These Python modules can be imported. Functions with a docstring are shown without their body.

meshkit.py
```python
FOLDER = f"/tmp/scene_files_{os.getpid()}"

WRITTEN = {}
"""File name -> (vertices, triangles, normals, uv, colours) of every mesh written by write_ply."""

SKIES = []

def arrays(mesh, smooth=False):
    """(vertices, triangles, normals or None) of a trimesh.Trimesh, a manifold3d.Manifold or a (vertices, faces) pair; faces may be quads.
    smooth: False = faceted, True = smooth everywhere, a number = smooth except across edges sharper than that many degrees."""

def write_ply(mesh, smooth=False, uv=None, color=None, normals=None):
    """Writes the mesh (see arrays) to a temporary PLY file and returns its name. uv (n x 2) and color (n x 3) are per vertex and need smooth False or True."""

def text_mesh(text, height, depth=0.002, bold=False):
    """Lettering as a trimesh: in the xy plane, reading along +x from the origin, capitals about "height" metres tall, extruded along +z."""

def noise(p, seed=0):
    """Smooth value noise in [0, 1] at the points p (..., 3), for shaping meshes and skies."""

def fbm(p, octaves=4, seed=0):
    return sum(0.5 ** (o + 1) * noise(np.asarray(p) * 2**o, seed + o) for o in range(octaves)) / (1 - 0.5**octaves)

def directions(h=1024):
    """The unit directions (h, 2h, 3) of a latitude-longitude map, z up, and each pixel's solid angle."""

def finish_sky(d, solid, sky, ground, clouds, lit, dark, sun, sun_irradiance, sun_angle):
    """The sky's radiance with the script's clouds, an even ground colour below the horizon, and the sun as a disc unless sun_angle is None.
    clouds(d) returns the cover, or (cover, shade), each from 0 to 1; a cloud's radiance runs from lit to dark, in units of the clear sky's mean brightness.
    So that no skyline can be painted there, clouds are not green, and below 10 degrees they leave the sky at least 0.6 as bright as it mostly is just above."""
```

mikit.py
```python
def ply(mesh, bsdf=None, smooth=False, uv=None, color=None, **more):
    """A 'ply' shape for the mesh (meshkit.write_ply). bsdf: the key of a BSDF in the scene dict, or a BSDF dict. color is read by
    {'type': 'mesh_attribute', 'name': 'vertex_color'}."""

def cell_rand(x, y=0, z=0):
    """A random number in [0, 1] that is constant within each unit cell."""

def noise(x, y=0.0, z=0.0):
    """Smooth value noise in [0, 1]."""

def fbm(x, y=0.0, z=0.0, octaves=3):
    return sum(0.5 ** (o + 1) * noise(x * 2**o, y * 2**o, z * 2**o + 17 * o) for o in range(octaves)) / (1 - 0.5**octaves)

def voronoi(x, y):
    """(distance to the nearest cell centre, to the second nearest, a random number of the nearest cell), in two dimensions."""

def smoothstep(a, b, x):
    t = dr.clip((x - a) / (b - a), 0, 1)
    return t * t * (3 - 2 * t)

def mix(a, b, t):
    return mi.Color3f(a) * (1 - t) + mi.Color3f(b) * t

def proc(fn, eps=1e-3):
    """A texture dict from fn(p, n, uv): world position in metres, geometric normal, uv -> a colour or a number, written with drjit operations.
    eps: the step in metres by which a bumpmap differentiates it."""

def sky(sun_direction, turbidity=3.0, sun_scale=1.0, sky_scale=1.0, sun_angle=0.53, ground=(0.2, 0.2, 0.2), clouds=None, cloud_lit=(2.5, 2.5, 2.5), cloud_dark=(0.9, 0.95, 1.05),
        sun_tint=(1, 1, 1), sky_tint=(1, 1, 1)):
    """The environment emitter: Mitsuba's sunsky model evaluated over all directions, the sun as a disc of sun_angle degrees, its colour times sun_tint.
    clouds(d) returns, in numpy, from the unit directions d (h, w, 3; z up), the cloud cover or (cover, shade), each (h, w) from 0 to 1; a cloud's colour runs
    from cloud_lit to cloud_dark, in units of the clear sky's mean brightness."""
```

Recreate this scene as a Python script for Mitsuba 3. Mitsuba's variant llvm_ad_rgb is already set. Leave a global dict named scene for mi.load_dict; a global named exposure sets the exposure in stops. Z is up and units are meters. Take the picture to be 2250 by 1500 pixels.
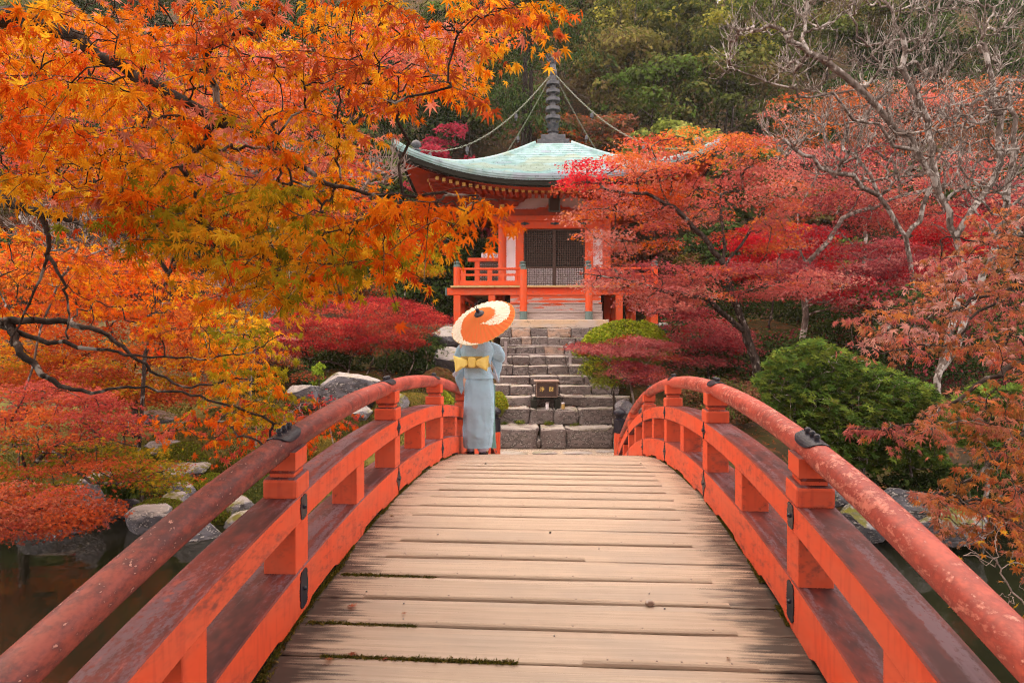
import math, random
import numpy as np, trimesh, manifold3d as m3
import drjit as dr, mitsuba as mi
import mikit, meshkit
from mikit import proc, noise, fbm, voronoi, smoothstep, mix, cell_rand

rng = np.random.default_rng(7)
random.seed(7)
C3 = mi.Color3f
scene, labels = {}, {}

# ------------------------------------------------------------------ camera, sky, exposure
CX, YAW, ZC, HZ, F = 0.0944, 0.0729, 2.9, 742.0, 1500.0     # eye position and the bridge's angle to the lens axis; water is z = 0
CC, SS = math.cos(YAW), math.sin(YAW)


def W(r, d, z):
    """right of the lens axis, depth, height over the eye (metres) -> world"""
    return np.array([CX + CC * r - SS * d, SS * r + CC * d, z + ZC])


def at(px, py, d):
    """a direction of sight measured on the photograph and a distance -> world"""
    return W((px - 1125) / F * d, d, (HZ - py) / F * d)


FWD = np.array([-SS, CC, -8 / F])
scene['camera'] = {'type': 'perspective', 'fov': 2 * math.degrees(math.atan(1125 / F)), 'fov_axis': 'x', 'near_clip': 0.05, 'far_clip': 400.0,
                   'to_world': mi.ScalarTransform4f().look_at(origin=[CX, 0, ZC], target=(np.array([CX, 0, ZC]) + FWD).tolist(), up=[0, 0, 1])}
scene['sky_light'] = mikit.sky([-0.28, 0.30, 0.9], turbidity=3, sun_scale=0.09, sky_scale=1.0, sun_angle=60, clouds=lambda d: 1.0,
                               cloud_lit=(1.74, 1.52, 1.42), sun_tint=(1.0, 0.9, 0.78))
exposure = 4.1

# ------------------------------------------------------------------ materials


def bs(key, base, rough=0.6, spec=0.4, bump=None, height=0.0, eps=2e-3, metallic=0.0, two=True, **k):
    b = {'type': 'principled', 'base_color': base if isinstance(base, dict) else {'type': 'rgb', 'value': list(base)}, 'roughness': rough, 'specular': spec, 'metallic': metallic, **k}
    if bump is not None:
        b = {'type': 'bumpmap', 'arbitrary': proc(bump, eps), 'scale': height, 'bsdf': b}
    scene[key] = {'type': 'twosided', 'bsdf': b} if two else b


def worn_paint(sc, top_wear, streak):
    def fn(p, n, uv):
        f = fbm(p.x * 5 * sc, p.y * 2.2 * sc, p.z * 5 * sc, 4)
        g = fbm(p.x * 34 * sc + 5, p.y * 15 * sc, p.z * 34 * sc, 4)
        h = fbm(p.x * 120, p.y * 70, p.z * 120, 3)
        v = fbm(p.x * 50 * sc, p.y * 50 * sc, p.z * 5 * sc, 3)
        col = mix([0.66, 0.082, 0.028], [0.60, 0.102, 0.046], smoothstep(0.3, 0.7, f))
        col = mix(col, [0.40, 0.045, 0.028], smoothstep(0.50, 0.75, v) * 0.30)
        up = smoothstep(0.35, 0.8, dr.abs(n.z))
        patch = smoothstep(0.42, 0.62, fbm(p.x * 1.5, p.y * 1.3 + 7, p.z * 1.5, 2))
        stain = smoothstep(0.48, 0.74, g * 0.55 + h * 0.2 + f * 0.25) * (0.10 + 0.90 * patch)
        col = mix(col, [0.10, 0.040, 0.040], stain * streak * (1 - up))
        worn = mix([0.040, 0.014, 0.015], [0.17, 0.028, 0.020], smoothstep(0.34, 0.66, f * 0.6 + g * 0.4))
        grain = fbm(p.x * 30, p.y * 2.0, 2.0, 3)
        worn = mix(worn, [0.15, 0.095, 0.115], smoothstep(0.42, 0.66, h * 0.5 + grain * 0.5) * smoothstep(0.36, 0.62, f * 0.5 + grain * 0.5) * 0.85)
        worn = mix(worn, [0.40, 0.070, 0.042], smoothstep(0.60, 0.74, f * 0.45 + g * 0.3 + h * 0.25) * 0.8)
        return mix(col, worn, up * top_wear)
    return fn


def worn_shaded_rail(p, n, uv):
    a = fbm(p.x * 6, p.y * 3.0, p.z * 6, 4)
    b = fbm(p.x * 40, p.y * 26, p.z * 40, 4)
    h = fbm(p.x * 130, p.y * 100, p.z * 130, 3)
    ring = fbm(p.x * 8, p.y * 60, p.z * 8, 3)
    col = mix([0.48, 0.088, 0.056], [0.38, 0.058, 0.038], smoothstep(0.35, 0.65, a * 0.6 + b * 0.4))
    near = 1 - smoothstep(2.8, 4.8, p.y)  # besides wear, tree shade is painted on the near end, most at left
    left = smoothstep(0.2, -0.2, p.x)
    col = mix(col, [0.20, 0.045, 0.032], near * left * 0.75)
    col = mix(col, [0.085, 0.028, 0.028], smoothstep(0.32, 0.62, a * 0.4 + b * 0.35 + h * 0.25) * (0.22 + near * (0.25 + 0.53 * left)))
    col = mix(col, [0.56, 0.18, 0.13], smoothstep(0.53, 0.66, b * 0.45 + a * 0.3 + h * 0.25) * (1 - left) * 0.8)
    col = mix(col, [0.60, 0.30, 0.24], smoothstep(0.66, 0.72, h * 0.6 + b * 0.4) * 0.7)
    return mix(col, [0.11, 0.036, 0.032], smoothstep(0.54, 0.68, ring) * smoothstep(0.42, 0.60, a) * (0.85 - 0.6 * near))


def plank_col(p, n, uv):
    k = cell_rand(dr.floor(p.y / 0.236 + 0.5))
    g = fbm(p.x * 2.2 + k * 40, p.y * 95, p.z * 30, 4)
    g2 = fbm(p.x * 9 + k * 17, p.y * 240, 0.0, 2)
    big = fbm(p.x * 1.7 + k * 9, p.y * 3, 0.0, 3)
    col = mix([0.345, 0.262, 0.19], [0.425, 0.33, 0.245], smoothstep(0.25, 0.75, g))
    col = mix(col, [0.30, 0.215, 0.15], (k - 0.3) * 0.5)
    col = mix(col, [0.20, 0.155, 0.12], smoothstep(0.62, 0.78, g2) * 0.25)
    col = mix(col, [0.27, 0.225, 0.185], smoothstep(0.45, 0.72, big) * 0.4)
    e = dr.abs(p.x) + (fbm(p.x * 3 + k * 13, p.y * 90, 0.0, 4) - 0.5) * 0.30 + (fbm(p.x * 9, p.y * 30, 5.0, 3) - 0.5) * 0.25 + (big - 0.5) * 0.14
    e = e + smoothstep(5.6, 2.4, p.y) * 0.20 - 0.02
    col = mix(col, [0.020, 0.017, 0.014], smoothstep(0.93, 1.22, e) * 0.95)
    return col


def stone_fn(a, b, dark, moss, sc=1.0):
    def fn(p, n, uv):
        f = fbm(p.x * 2.3 * sc, p.y * 2.3 * sc, p.z * 2.8 * sc, 4)
        s = fbm(p.x * 14 * sc, p.y * 14 * sc, p.z * 17 * sc, 4)
        t = noise(p.x * 55 * sc, p.y * 55 * sc, p.z * 60 * sc)
        k = cell_rand(dr.floor(p.x * 2.2 + p.y * 0.4), dr.floor(p.z * 4.4))
        col = mix(a, b, smoothstep(0.3, 0.7, f))
        col = mix(col, dark, smoothstep(0.42, 0.62, s * 0.7 + f * 0.3) * 0.75)
        col = mix(col, [0.52, 0.49, 0.46], smoothstep(0.60, 0.72, s * 0.45 + t * 0.55) * 0.85)
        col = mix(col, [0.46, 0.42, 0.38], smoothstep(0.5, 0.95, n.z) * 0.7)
        col = mix(col, [0.15, 0.14, 0.025], smoothstep(0.1, 0.8, n.z) * smoothstep(0.5, 0.62, f * 0.7 + s * 0.3) * moss)
        return col
    return fn


def stone_bump(p, n, uv):
    return fbm(p.x * 12, p.y * 12, p.z * 15, 4) + 0.4 * noise(p.x * 60, p.y * 60, p.z * 60)


def wood_peel(p, n, uv):
    g = fbm(p.x * 3, p.y * 20, p.z * 60, 3)
    f = fbm(p.x * 2.6 + 3, p.y * 2, p.z * 14, 4) + (p.z - (ZC + 1.10)) * 0.95
    col = mix([0.34, 0.27, 0.25], [0.48, 0.40, 0.36], smoothstep(0.3, 0.7, g))
    return mix(col, [0.58, 0.10, 0.04], smoothstep(0.50, 0.58, f))


def copper(p, n, uv):
    a = fbm(p.x * 5, p.y * 5, p.z * 1.5, 4)
    b = fbm(p.x * 1.2 + 9, p.y * 1.2, p.z * 2.0, 3)
    col = mix([0.21, 0.36, 0.35], [0.31, 0.46, 0.48], smoothstep(0.3, 0.65, a))
    col = mix(col, [0.36, 0.36, 0.22], smoothstep(0.53, 0.66, b) * 0.45)
    col = mix(col, [0.28, 0.29, 0.38], smoothstep(0.40, 0.30, b) * 0.6)
    return mix(col, [0.05, 0.06, 0.055], smoothstep(0.64, 0.78, fbm(p.x * 16, p.y * 16, p.z * 14, 3)) * 0.5)


def bark_fn(a, b, lich, amount):
    def fn(p, n, uv):
        f = fbm(p.x * 22, p.y * 22, p.z * 8, 3)
        l = fbm(p.x * 7 + 4, p.y * 7, p.z * 6, 4)
        return mix(mix(a, b, smoothstep(0.3, 0.7, f)), lich, smoothstep(0.62 - amount, 0.70 - amount, l * 0.6 + f * 0.4))
    return fn


def ground_fn(p, n, uv):
    f = fbm(p.x * 0.9, p.y * 0.9, p.z * 0.9, 4)
    s = fbm(p.x * 11, p.y * 11, p.z * 11, 4)
    col = mix([0.045, 0.032, 0.020], [0.060, 0.050, 0.018], smoothstep(0.4, 0.6, f))
    col = mix(col, [0.17, 0.065, 0.028], smoothstep(0.55, 0.66, s) * 0.7)
    bank = smoothstep(17.0, 14.5, p.y) * smoothstep(0.35, 0.8, n.z) * smoothstep(1.0, -1.0, p.x)
    return mix(col, mix([0.085, 0.085, 0.016], [0.15, 0.12, 0.03], s), bank * smoothstep(0.34, 0.52, f * 0.6 + s * 0.4))


def gravel_fn(p, n, uv):
    d1, d2, k = voronoi(p.x * 42, p.y * 42)
    return mix(mix([0.30, 0.23, 0.17], [0.56, 0.46, 0.36], k), [0.12, 0.09, 0.06], smoothstep(0.16, 0.02, d2 - d1))


def kimono_fn(p, n, uv):
    a = noise(p.x * 240, p.y * 240, p.z * 300)
    b = fbm(p.x * 30, p.y * 30, p.z * 5, 3)
    return mix(mix([0.25, 0.42, 0.55], [0.38, 0.55, 0.68], smoothstep(0.25, 0.75, a)), [0.23, 0.42, 0.48], smoothstep(0.5, 0.7, b) * 0.3)


def parasol_fn(p, n, uv):
    ang, rad = uv.x, uv.y                      # turns from where the white band starts, radius 0..1
    t = ang
    dap = (noise(ang * 90, rad * 26) - 0.5) * 0.06 + (noise(ang * 200, rad * 60, 3.0) - 0.5) * 0.03
    ro = 1.06 - 0.08 * smoothstep(0.40, 0.55, t) - 0.14 * smoothstep(0.55, 0.78, t) - 0.32 * smoothstep(0.72, 0.99, t)
    ri = 0.97 - 0.35 * smoothstep(0.0, 0.25, t) - 0.17 * smoothstep(0.25, 0.52, t) - 0.08 * smoothstep(0.75, 0.98, t)
    ro = ri + (ro - ri) * (1 - smoothstep(0.84, 1.0, t))
    inside = dr.select((rad > ri + dap) & (rad < ro + dap), 1.0, 0.0)
    spots = dr.select(noise(ang * 150, rad * 34, 7.0) > 0.87, 0.0, 1.0)
    col = mix([0.70, 0.17, 0.055], [0.80, 0.76, 0.62], inside * spots)
    col = mix(col, [0.60, 0.42, 0.14], smoothstep(0.985, 0.995, rad))
    col = mix(col, [0.06, 0.06, 0.11], dr.select(rad < 0.155, 1.0, 0.0))
    rib = dr.abs(ang * 36 - dr.floor(ang * 36) - 0.5)
    return mix(col, [0.50, 0.27, 0.07], smoothstep(0.055 / dr.maximum(rad, 0.12), 0.02, rib) * 0.75 * dr.select(rad < 0.155, 0.0, 1.0))


def temple_paint(p, n, uv):
    f = fbm(p.x * 3, p.y * 3, p.z * 3, 4)
    g = fbm(p.x * 24, p.y * 24, p.z * 5, 3)
    col = mix([0.74, 0.080, 0.012], [0.68, 0.095, 0.025], smoothstep(0.35, 0.65, f))
    return mix(col, [0.34, 0.17, 0.13], smoothstep(0.62, 0.76, g) * 0.35)


def plaster_fn(p, n, uv):
    return mix([0.80, 0.72, 0.76], [0.72, 0.65, 0.67], smoothstep(0.4, 0.7, fbm(p.x * 2, p.y * 2, p.z * 4, 4)))


def slab_fn(p, n, uv):
    f = fbm(p.x * 3, p.y * 3, p.z * 5, 4)
    s = fbm(p.x * 22, p.y * 22, p.z * 26, 3)
    col = mix([0.60, 0.44, 0.29], [0.54, 0.46, 0.40], smoothstep(0.35, 0.65, f))
    return mix(col, [0.22, 0.17, 0.13], smoothstep(0.62, 0.74, s) * 0.6)


def water_bump(p, n, uv):
    return fbm(p.x * 1.6, p.y * 2.4, 0.0, 3)


bs('paint_beam', proc(worn_paint(1.0, 0.97, 0.8)), 0.58, 0.3, bump=lambda p, n, uv: fbm(p.x * 30, p.y * 12, p.z * 30, 3), height=0.0022)
bs('paint_rail', proc(worn_shaded_rail), 0.50, 0.35, bump=lambda p, n, uv: fbm(p.x * 40, p.y * 25, p.z * 40, 3), height=0.0016)
bs('paint_temple', proc(temple_paint), 0.5, 0.4)
bs('wood_cleat', proc(lambda p, n, uv: mix([0.31, 0.235, 0.17], [0.40, 0.31, 0.23], smoothstep(0.3, 0.7, fbm(p.x * 2.5, p.y * 60, p.z * 60, 4)))), 0.5, 0.5)
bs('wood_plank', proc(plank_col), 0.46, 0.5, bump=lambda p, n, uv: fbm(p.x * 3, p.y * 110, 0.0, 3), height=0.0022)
bs('iron', (0.012, 0.0125, 0.022), 0.38, 0.4)
bs('bark_cedar', (0.026, 0.018, 0.015), 0.9, 0.2)
bs('bronze', proc(lambda p, n, uv: mix([0.040, 0.042, 0.052], [0.085, 0.085, 0.095], smoothstep(0.35, 0.7, fbm(p.x * 9, p.y * 9, p.z * 7, 3)))), 0.5, 0.5)
bs('verdigris', (0.13, 0.19, 0.18), 0.6, 0.4)
bs('chain_metal', (0.24, 0.26, 0.20), 0.5, 0.5)
bs('copper_roof', proc(copper), 0.45, 0.5)
bs('paint_eave', proc(lambda p, n, uv: mix([0.46, 0.055, 0.016], [0.36, 0.050, 0.020], smoothstep(0.35, 0.65, fbm(p.x * 3, p.y * 3, p.z * 3, 4)))), 0.6, 0.3)  # temple red made darker, standing in for shade under the eaves
bs('plaster', proc(plaster_fn), 0.85, 0.2)
bs('dark_wood', (0.075, 0.045, 0.035), 0.6, 0.3)
bs('eave_dark', (0.022, 0.023, 0.018), 0.7, 0.2)
bs('gold', (0.80, 0.56, 0.14), 0.45, 0.5)
bs('paper_white', (0.80, 0.77, 0.82), 0.9, 0.1)
bs('wood_peel', proc(wood_peel), 0.7, 0.3)
bs('wood_yellow', (0.52, 0.36, 0.16), 0.65, 0.3)
bs('wood_grey', (0.34, 0.29, 0.29), 0.75, 0.2)
bs('slab', proc(slab_fn), 0.8, 0.3, bump=stone_bump, height=0.006, eps=4e-3)
bs('stone_step', proc(stone_fn([0.145, 0.115, 0.107], [0.26, 0.218, 0.208], [0.036, 0.028, 0.026], 0.45)), 0.85, 0.3, bump=stone_bump, height=0.028, eps=5e-3)
bs('stone_warm', proc(stone_fn([0.50, 0.33, 0.23], [0.40, 0.31, 0.26], [0.14, 0.09, 0.07], 0.0)), 0.85, 0.3, bump=stone_bump, height=0.02, eps=5e-3)
bs('stone_rock', proc(stone_fn([0.135, 0.135, 0.155], [0.22, 0.215, 0.24], [0.040, 0.038, 0.040], 1.0, 0.8)), 0.8, 0.35, bump=stone_bump, height=0.05, eps=6e-3)
bs('bark_dark', proc(bark_fn([0.030, 0.022, 0.018], [0.075, 0.055, 0.045], [0.30, 0.28, 0.25], 0.05)), 0.85, 0.2)
bs('bark_lichen', proc(bark_fn([0.10, 0.075, 0.062], [0.19, 0.15, 0.13], [0.38, 0.34, 0.31], 0.12)), 0.85, 0.2)
bs('twig_pale', (0.27, 0.21, 0.185), 0.8, 0.2)
bs('ground_soil', proc(ground_fn), 0.95, 0.1, bump=lambda p, n, uv: fbm(p.x * 14, p.y * 14, p.z * 14, 4), height=0.03, eps=5e-3)
bs('gravel_mat', proc(gravel_fn), 0.9, 0.2)
bs('kimono_cloth', proc(kimono_fn), 0.8, 0.2, bump=lambda p, n, uv: fbm(p.x * 9 + p.z * 3, p.y * 9, p.z * 26, 3) + 0.3 * fbm(p.x * 40, p.y * 40, p.z * 90, 2), height=0.018, eps=3e-3, sheen=0.3)
bs('kimono_lining', (0.40, 0.43, 0.50), 0.8, 0.2)
bs('kimono_teal', (0.14, 0.27, 0.25), 0.8, 0.2)
bs('obi_band', (0.40, 0.30, 0.085), 0.7, 0.3)
bs('obi_cloth', proc(lambda p, n, uv: mix([0.72, 0.57, 0.13], [0.80, 0.66, 0.22], fbm(p.x * 60, p.y * 60, p.z * 60, 2))), 0.7, 0.3, sheen=0.4)
bs('skin', (0.55, 0.36, 0.27), 0.5, 0.4)
bs('hair', (0.012, 0.009, 0.008), 0.4, 0.5)
bs('sock_white', (0.55, 0.50, 0.64), 0.8, 0.2)
bs('sandal_dark', (0.03, 0.028, 0.035), 0.5, 0.4)
bs('bamboo', (0.50, 0.33, 0.10), 0.5, 0.4)
bs('box_wood', (0.070, 0.042, 0.034), 0.6, 0.3)
bs('box_trim', (0.36, 0.25, 0.20), 0.6, 0.3)
bs('moss_green', (0.09, 0.10, 0.018), 0.9, 0.1)
bs('water_mat', (0.012, 0.013, 0.007), 0.05, 0.5, bump=water_bump, height=0.006, eps=0.01)
scene['parasol_paper'] = {'type': 'principledthin', 'base_color': proc(parasol_fn), 'roughness': 0.6, 'diff_trans': 0.5, 'spec_trans': 0.0}
VC = {'type': 'mesh_attribute', 'name': 'vertex_color'}
scene['leaf'] = {'type': 'principledthin', 'base_color': VC, 'roughness': 0.42, 'diff_trans': 1.25, 'spec_trans': 0.0}
scene['leaf_gloss'] = {'type': 'principledthin', 'base_color': VC, 'roughness': 0.35, 'diff_trans': 0.5, 'spec_trans': 0.0}

# ------------------------------------------------------------------ mesh helpers
USED = set()


def numbered(key):
    k, i = key, 0
    while k in USED:
        i += 1
        k = f'{key}_{i:03d}'
    USED.add(k)
    return k


def thing(name, label, cat, group=None, kind=None):
    k = numbered(name)
    labels[k] = {'label': label, 'category': cat}
    if group:
        labels[k]['group'] = group
    if kind:
        labels[k]['kind'] = kind
    return k


def put(parent, name, mesh, mat, smooth=False, color=None, label=None, kind=None):
    k = numbered(f'{parent}__{name}' if parent else name)
    scene[k] = mikit.ply(mesh, mat, smooth, color=color)
    if label or kind:
        labels.setdefault(k, {})
        if label:
            labels[k]['label'] = label
        if kind:
            labels[k]['kind'] = kind
    return k


def solo(name, mesh, mat, label, cat, group=None, kind=None, smooth=False, color=None):
    """a thing that is one mesh"""
    k = thing(name, label, cat, group, kind)
    scene[k] = mikit.ply(mesh, mat, smooth, color=color)
    return k


def struct(name, mesh, mat, smooth=False):
    k = numbered(name)
    scene[k] = mikit.ply(mesh, mat, smooth)
    labels[k] = {'kind': 'structure'}
    return k


def join(ms):
    vs, fs, o = [], [], 0
    for v, f in ms:
        vs.append(np.asarray(v, float))
        fs.append(np.asarray(f, int) + o)
        o += len(v)
    return np.vstack(vs), np.vstack(fs)


_CB = {}


def cbox(lo, hi, ch=0.0):
    """box from corner lo to corner hi with chamfered edges"""
    lo, hi = np.minimum(lo, hi), np.maximum(lo, hi)
    s = (hi - lo) / 2
    c = (hi + lo) / 2
    ch = min(ch, s.min() * 0.8)
    if 'f0' not in _CB:
        v = np.array([[x, y, z] for x in (-1, 1) for y in (-1, 1) for z in (-1, 1)], float)
        h = trimesh.Trimesh(v, process=False).convex_hull
        _CB['f0'] = (np.array(h.vertices), np.array(h.faces))
        vv = np.array([np.where(np.arange(3) == k, 1.0, 0.9) * q for q in v for k in range(3)])
        h = trimesh.Trimesh(vv, process=False).convex_hull
        _CB['f1'] = (np.array(h.vertices), np.array(h.faces))
    if ch <= 0:
        v, f = _CB['f0']
        return v * s + c, f
    v, f = _CB['f1']
    inner = np.abs(v) < 0.95
    return np.sign(v) * (s - ch * inner) + c, f


def loft(rings, caps=True, closed=True):
    rings = np.asarray(rings, float)
    k, m = rings.shape[:2]
    v = rings.reshape(-1, 3)
    mm = m if closed else m - 1
    i, j = np.meshgrid(np.arange(k - 1), np.arange(mm), indexing='ij')
    a, b = i * m + j, i * m + (j + 1) % m
    f = np.stack([a, b, b + m, a + m], -1).reshape(-1, 4)
    f = np.vstack([f[:, [0, 1, 2]], f[:, [0, 2, 3]]])
    if caps:
        c = np.arange(1, m - 1)
        f = np.vstack([f, np.stack([0 * c, c + 1, c], 1), np.stack([0 * c, c, c + 1], 1) + (k - 1) * m])
    return v, f


def tube(pts, rad, sides=8, caps=True):
    p = np.asarray(pts, float)
    t = np.gradient(p, axis=0)
    t /= np.linalg.norm(t, axis=1, keepdims=True) + 1e-12
    ref = np.array([0.0, 0, 1]) if abs(t.mean(0)[2]) < 0.8 else np.array([1.0, 0, 0])
    a = np.cross(t, ref)
    a /= np.linalg.norm(a, axis=1, keepdims=True) + 1e-12
    b = np.cross(a, t)
    an = np.arange(sides) * 2 * np.pi / sides
    r = np.broadcast_to(np.asarray(rad, float), (len(p),))[:, None, None]
    return loft(p[:, None] + r * (np.cos(an)[None, :, None] * a[:, None] + np.sin(an)[None, :, None] * b[:, None]), caps)


def lathe(profile, n=24, center=(0, 0, 0)):
    """profile: (radius, z) from bottom to top"""
    pr = np.asarray(profile, float)
    an = np.arange(n) * 2 * np.pi / n
    rings = np.stack([pr[:, 0][:, None] * np.cos(an), pr[:, 0][:, None] * np.sin(an), np.repeat(pr[:, 1][:, None], n, 1)], -1)
    return loft(rings + np.asarray(center, float))


def extrude(poly, h, axis=2):
    """outline (n x 2, counter-clockwise, may be concave) pushed h along z"""
    from shapely.geometry import Polygon
    m = trimesh.creation.extrude_polygon(Polygon(poly).buffer(0), h, engine='earcut')
    return np.array(m.vertices), np.array(m.faces)


def spheres_hull(pts, r, res=10):
    """convex skin round spheres; r one radius or one per point"""
    r = np.broadcast_to(r, (len(pts),))
    return m3.Manifold.batch_hull([m3.Manifold.sphere(float(q), res).translate([float(x) for x in p]) for p, q in zip(pts, r)])


def man(m):
    q = m.to_mesh()
    return np.array(q.vert_properties[:, :3], float), np.array(q.tri_verts, int)


def smooth_union(parts, length=0.03, it=8):
    m = m3.Manifold.batch_boolean(parts, m3.OpType.Add).refine_to_length(length)
    v, f = man(m)
    t = trimesh.Trimesh(v, f, process=True)
    trimesh.smoothing.filter_taubin(t, iterations=it)
    return np.array(t.vertices), np.array(t.faces)


def xf(mesh, fn):
    v, f = mesh
    return np.apply_along_axis(lambda q: fn(*q), 1, v), f


def cam_frame(mesh):
    """vertices given as (right, depth, height over the eye) -> world"""
    v, f = mesh
    v = np.asarray(v, float)
    return np.stack([CX + CC * v[:, 0] - SS * v[:, 1], SS * v[:, 0] + CC * v[:, 1], v[:, 2] + ZC], 1), f


def super_block(lo, hi, e=0.35, nz=0.06, seed=0, nu=12, nv=9):
    """a roughly hewn block: rounded box with lumps"""
    lo, hi = np.asarray(lo, float), np.asarray(hi, float)
    u = np.linspace(0, 2 * np.pi, nu, endpoint=False) + np.pi / nu
    v = np.linspace(-np.pi / 2, np.pi / 2, nv)
    sp = lambda x: np.sign(x) * np.abs(x) ** e
    x = sp(np.cos(v))[:, None] * sp(np.cos(u))[None]
    y = sp(np.cos(v))[:, None] * sp(np.sin(u))[None]
    z = np.repeat(sp(np.sin(v))[:, None], nu, 1)
    P = np.stack([x, y, z], -1)
    P = P * (1 - 0.02)
    q = P * (hi - lo) / 2 + (hi + lo) / 2
    n = meshkit.fbm(q * 5 + seed * 7.3, 3, seed)[..., None] - 0.5
    m = meshkit.fbm(q * 5 + seed * 3.1 + 40, 3, seed + 5)[..., None] - 0.5
    n2 = meshkit.fbm(q * 17 + seed * 1.7, 3, seed + 9)[..., None] - 0.5
    q = q + P * n * nz * 2 + P * n2 * nz * 0.9 + np.stack([m[..., 0], -m[..., 0], m[..., 0] * 0.4], -1) * nz * 0.5
    return loft(q)


def boulder(c, size, seed, sub=4, cuts=9, rough=0.16):
    t = trimesh.creation.icosphere(subdivisions=sub)
    v = np.array(t.vertices)
    g = np.random.default_rng(seed)
    for _ in range(cuts):
        n = g.normal(size=3)
        n /= np.linalg.norm(n)
        h = g.uniform(0.55, 0.85)
        over = np.maximum(v @ n - h, 0)
        v = v - over[:, None] * n * 0.92
    f = meshkit.fbm(v * 1.7 + seed, 4, seed) - 0.5
    f2 = np.abs(meshkit.fbm(v * 4.5 + seed, 3, seed + 3) - 0.5)
    v = v * (1 + rough * 1.6 * f - rough * 0.9 * f2)[:, None]
    a = g.uniform(0, 6.28)
    R = np.array([[math.cos(a), -math.sin(a), 0], [math.sin(a), math.cos(a), 0], [0, 0, 1]])
    return (v @ R.T) * np.asarray(size) + np.asarray(c), np.array(t.faces)

# ------------------------------------------------------------------ the bridge (world axes: x across, y along)


def deck(y):
    u = np.asarray(y, float) - 5.097
    q = np.maximum(u, -4.0)
    return ZC - 1.1527 - 0.0281 * q**2 + 0.0009 * q**3 - 0.0001 * q**4 + np.minimum(u + 4.0, 0) * 0.30


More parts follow.
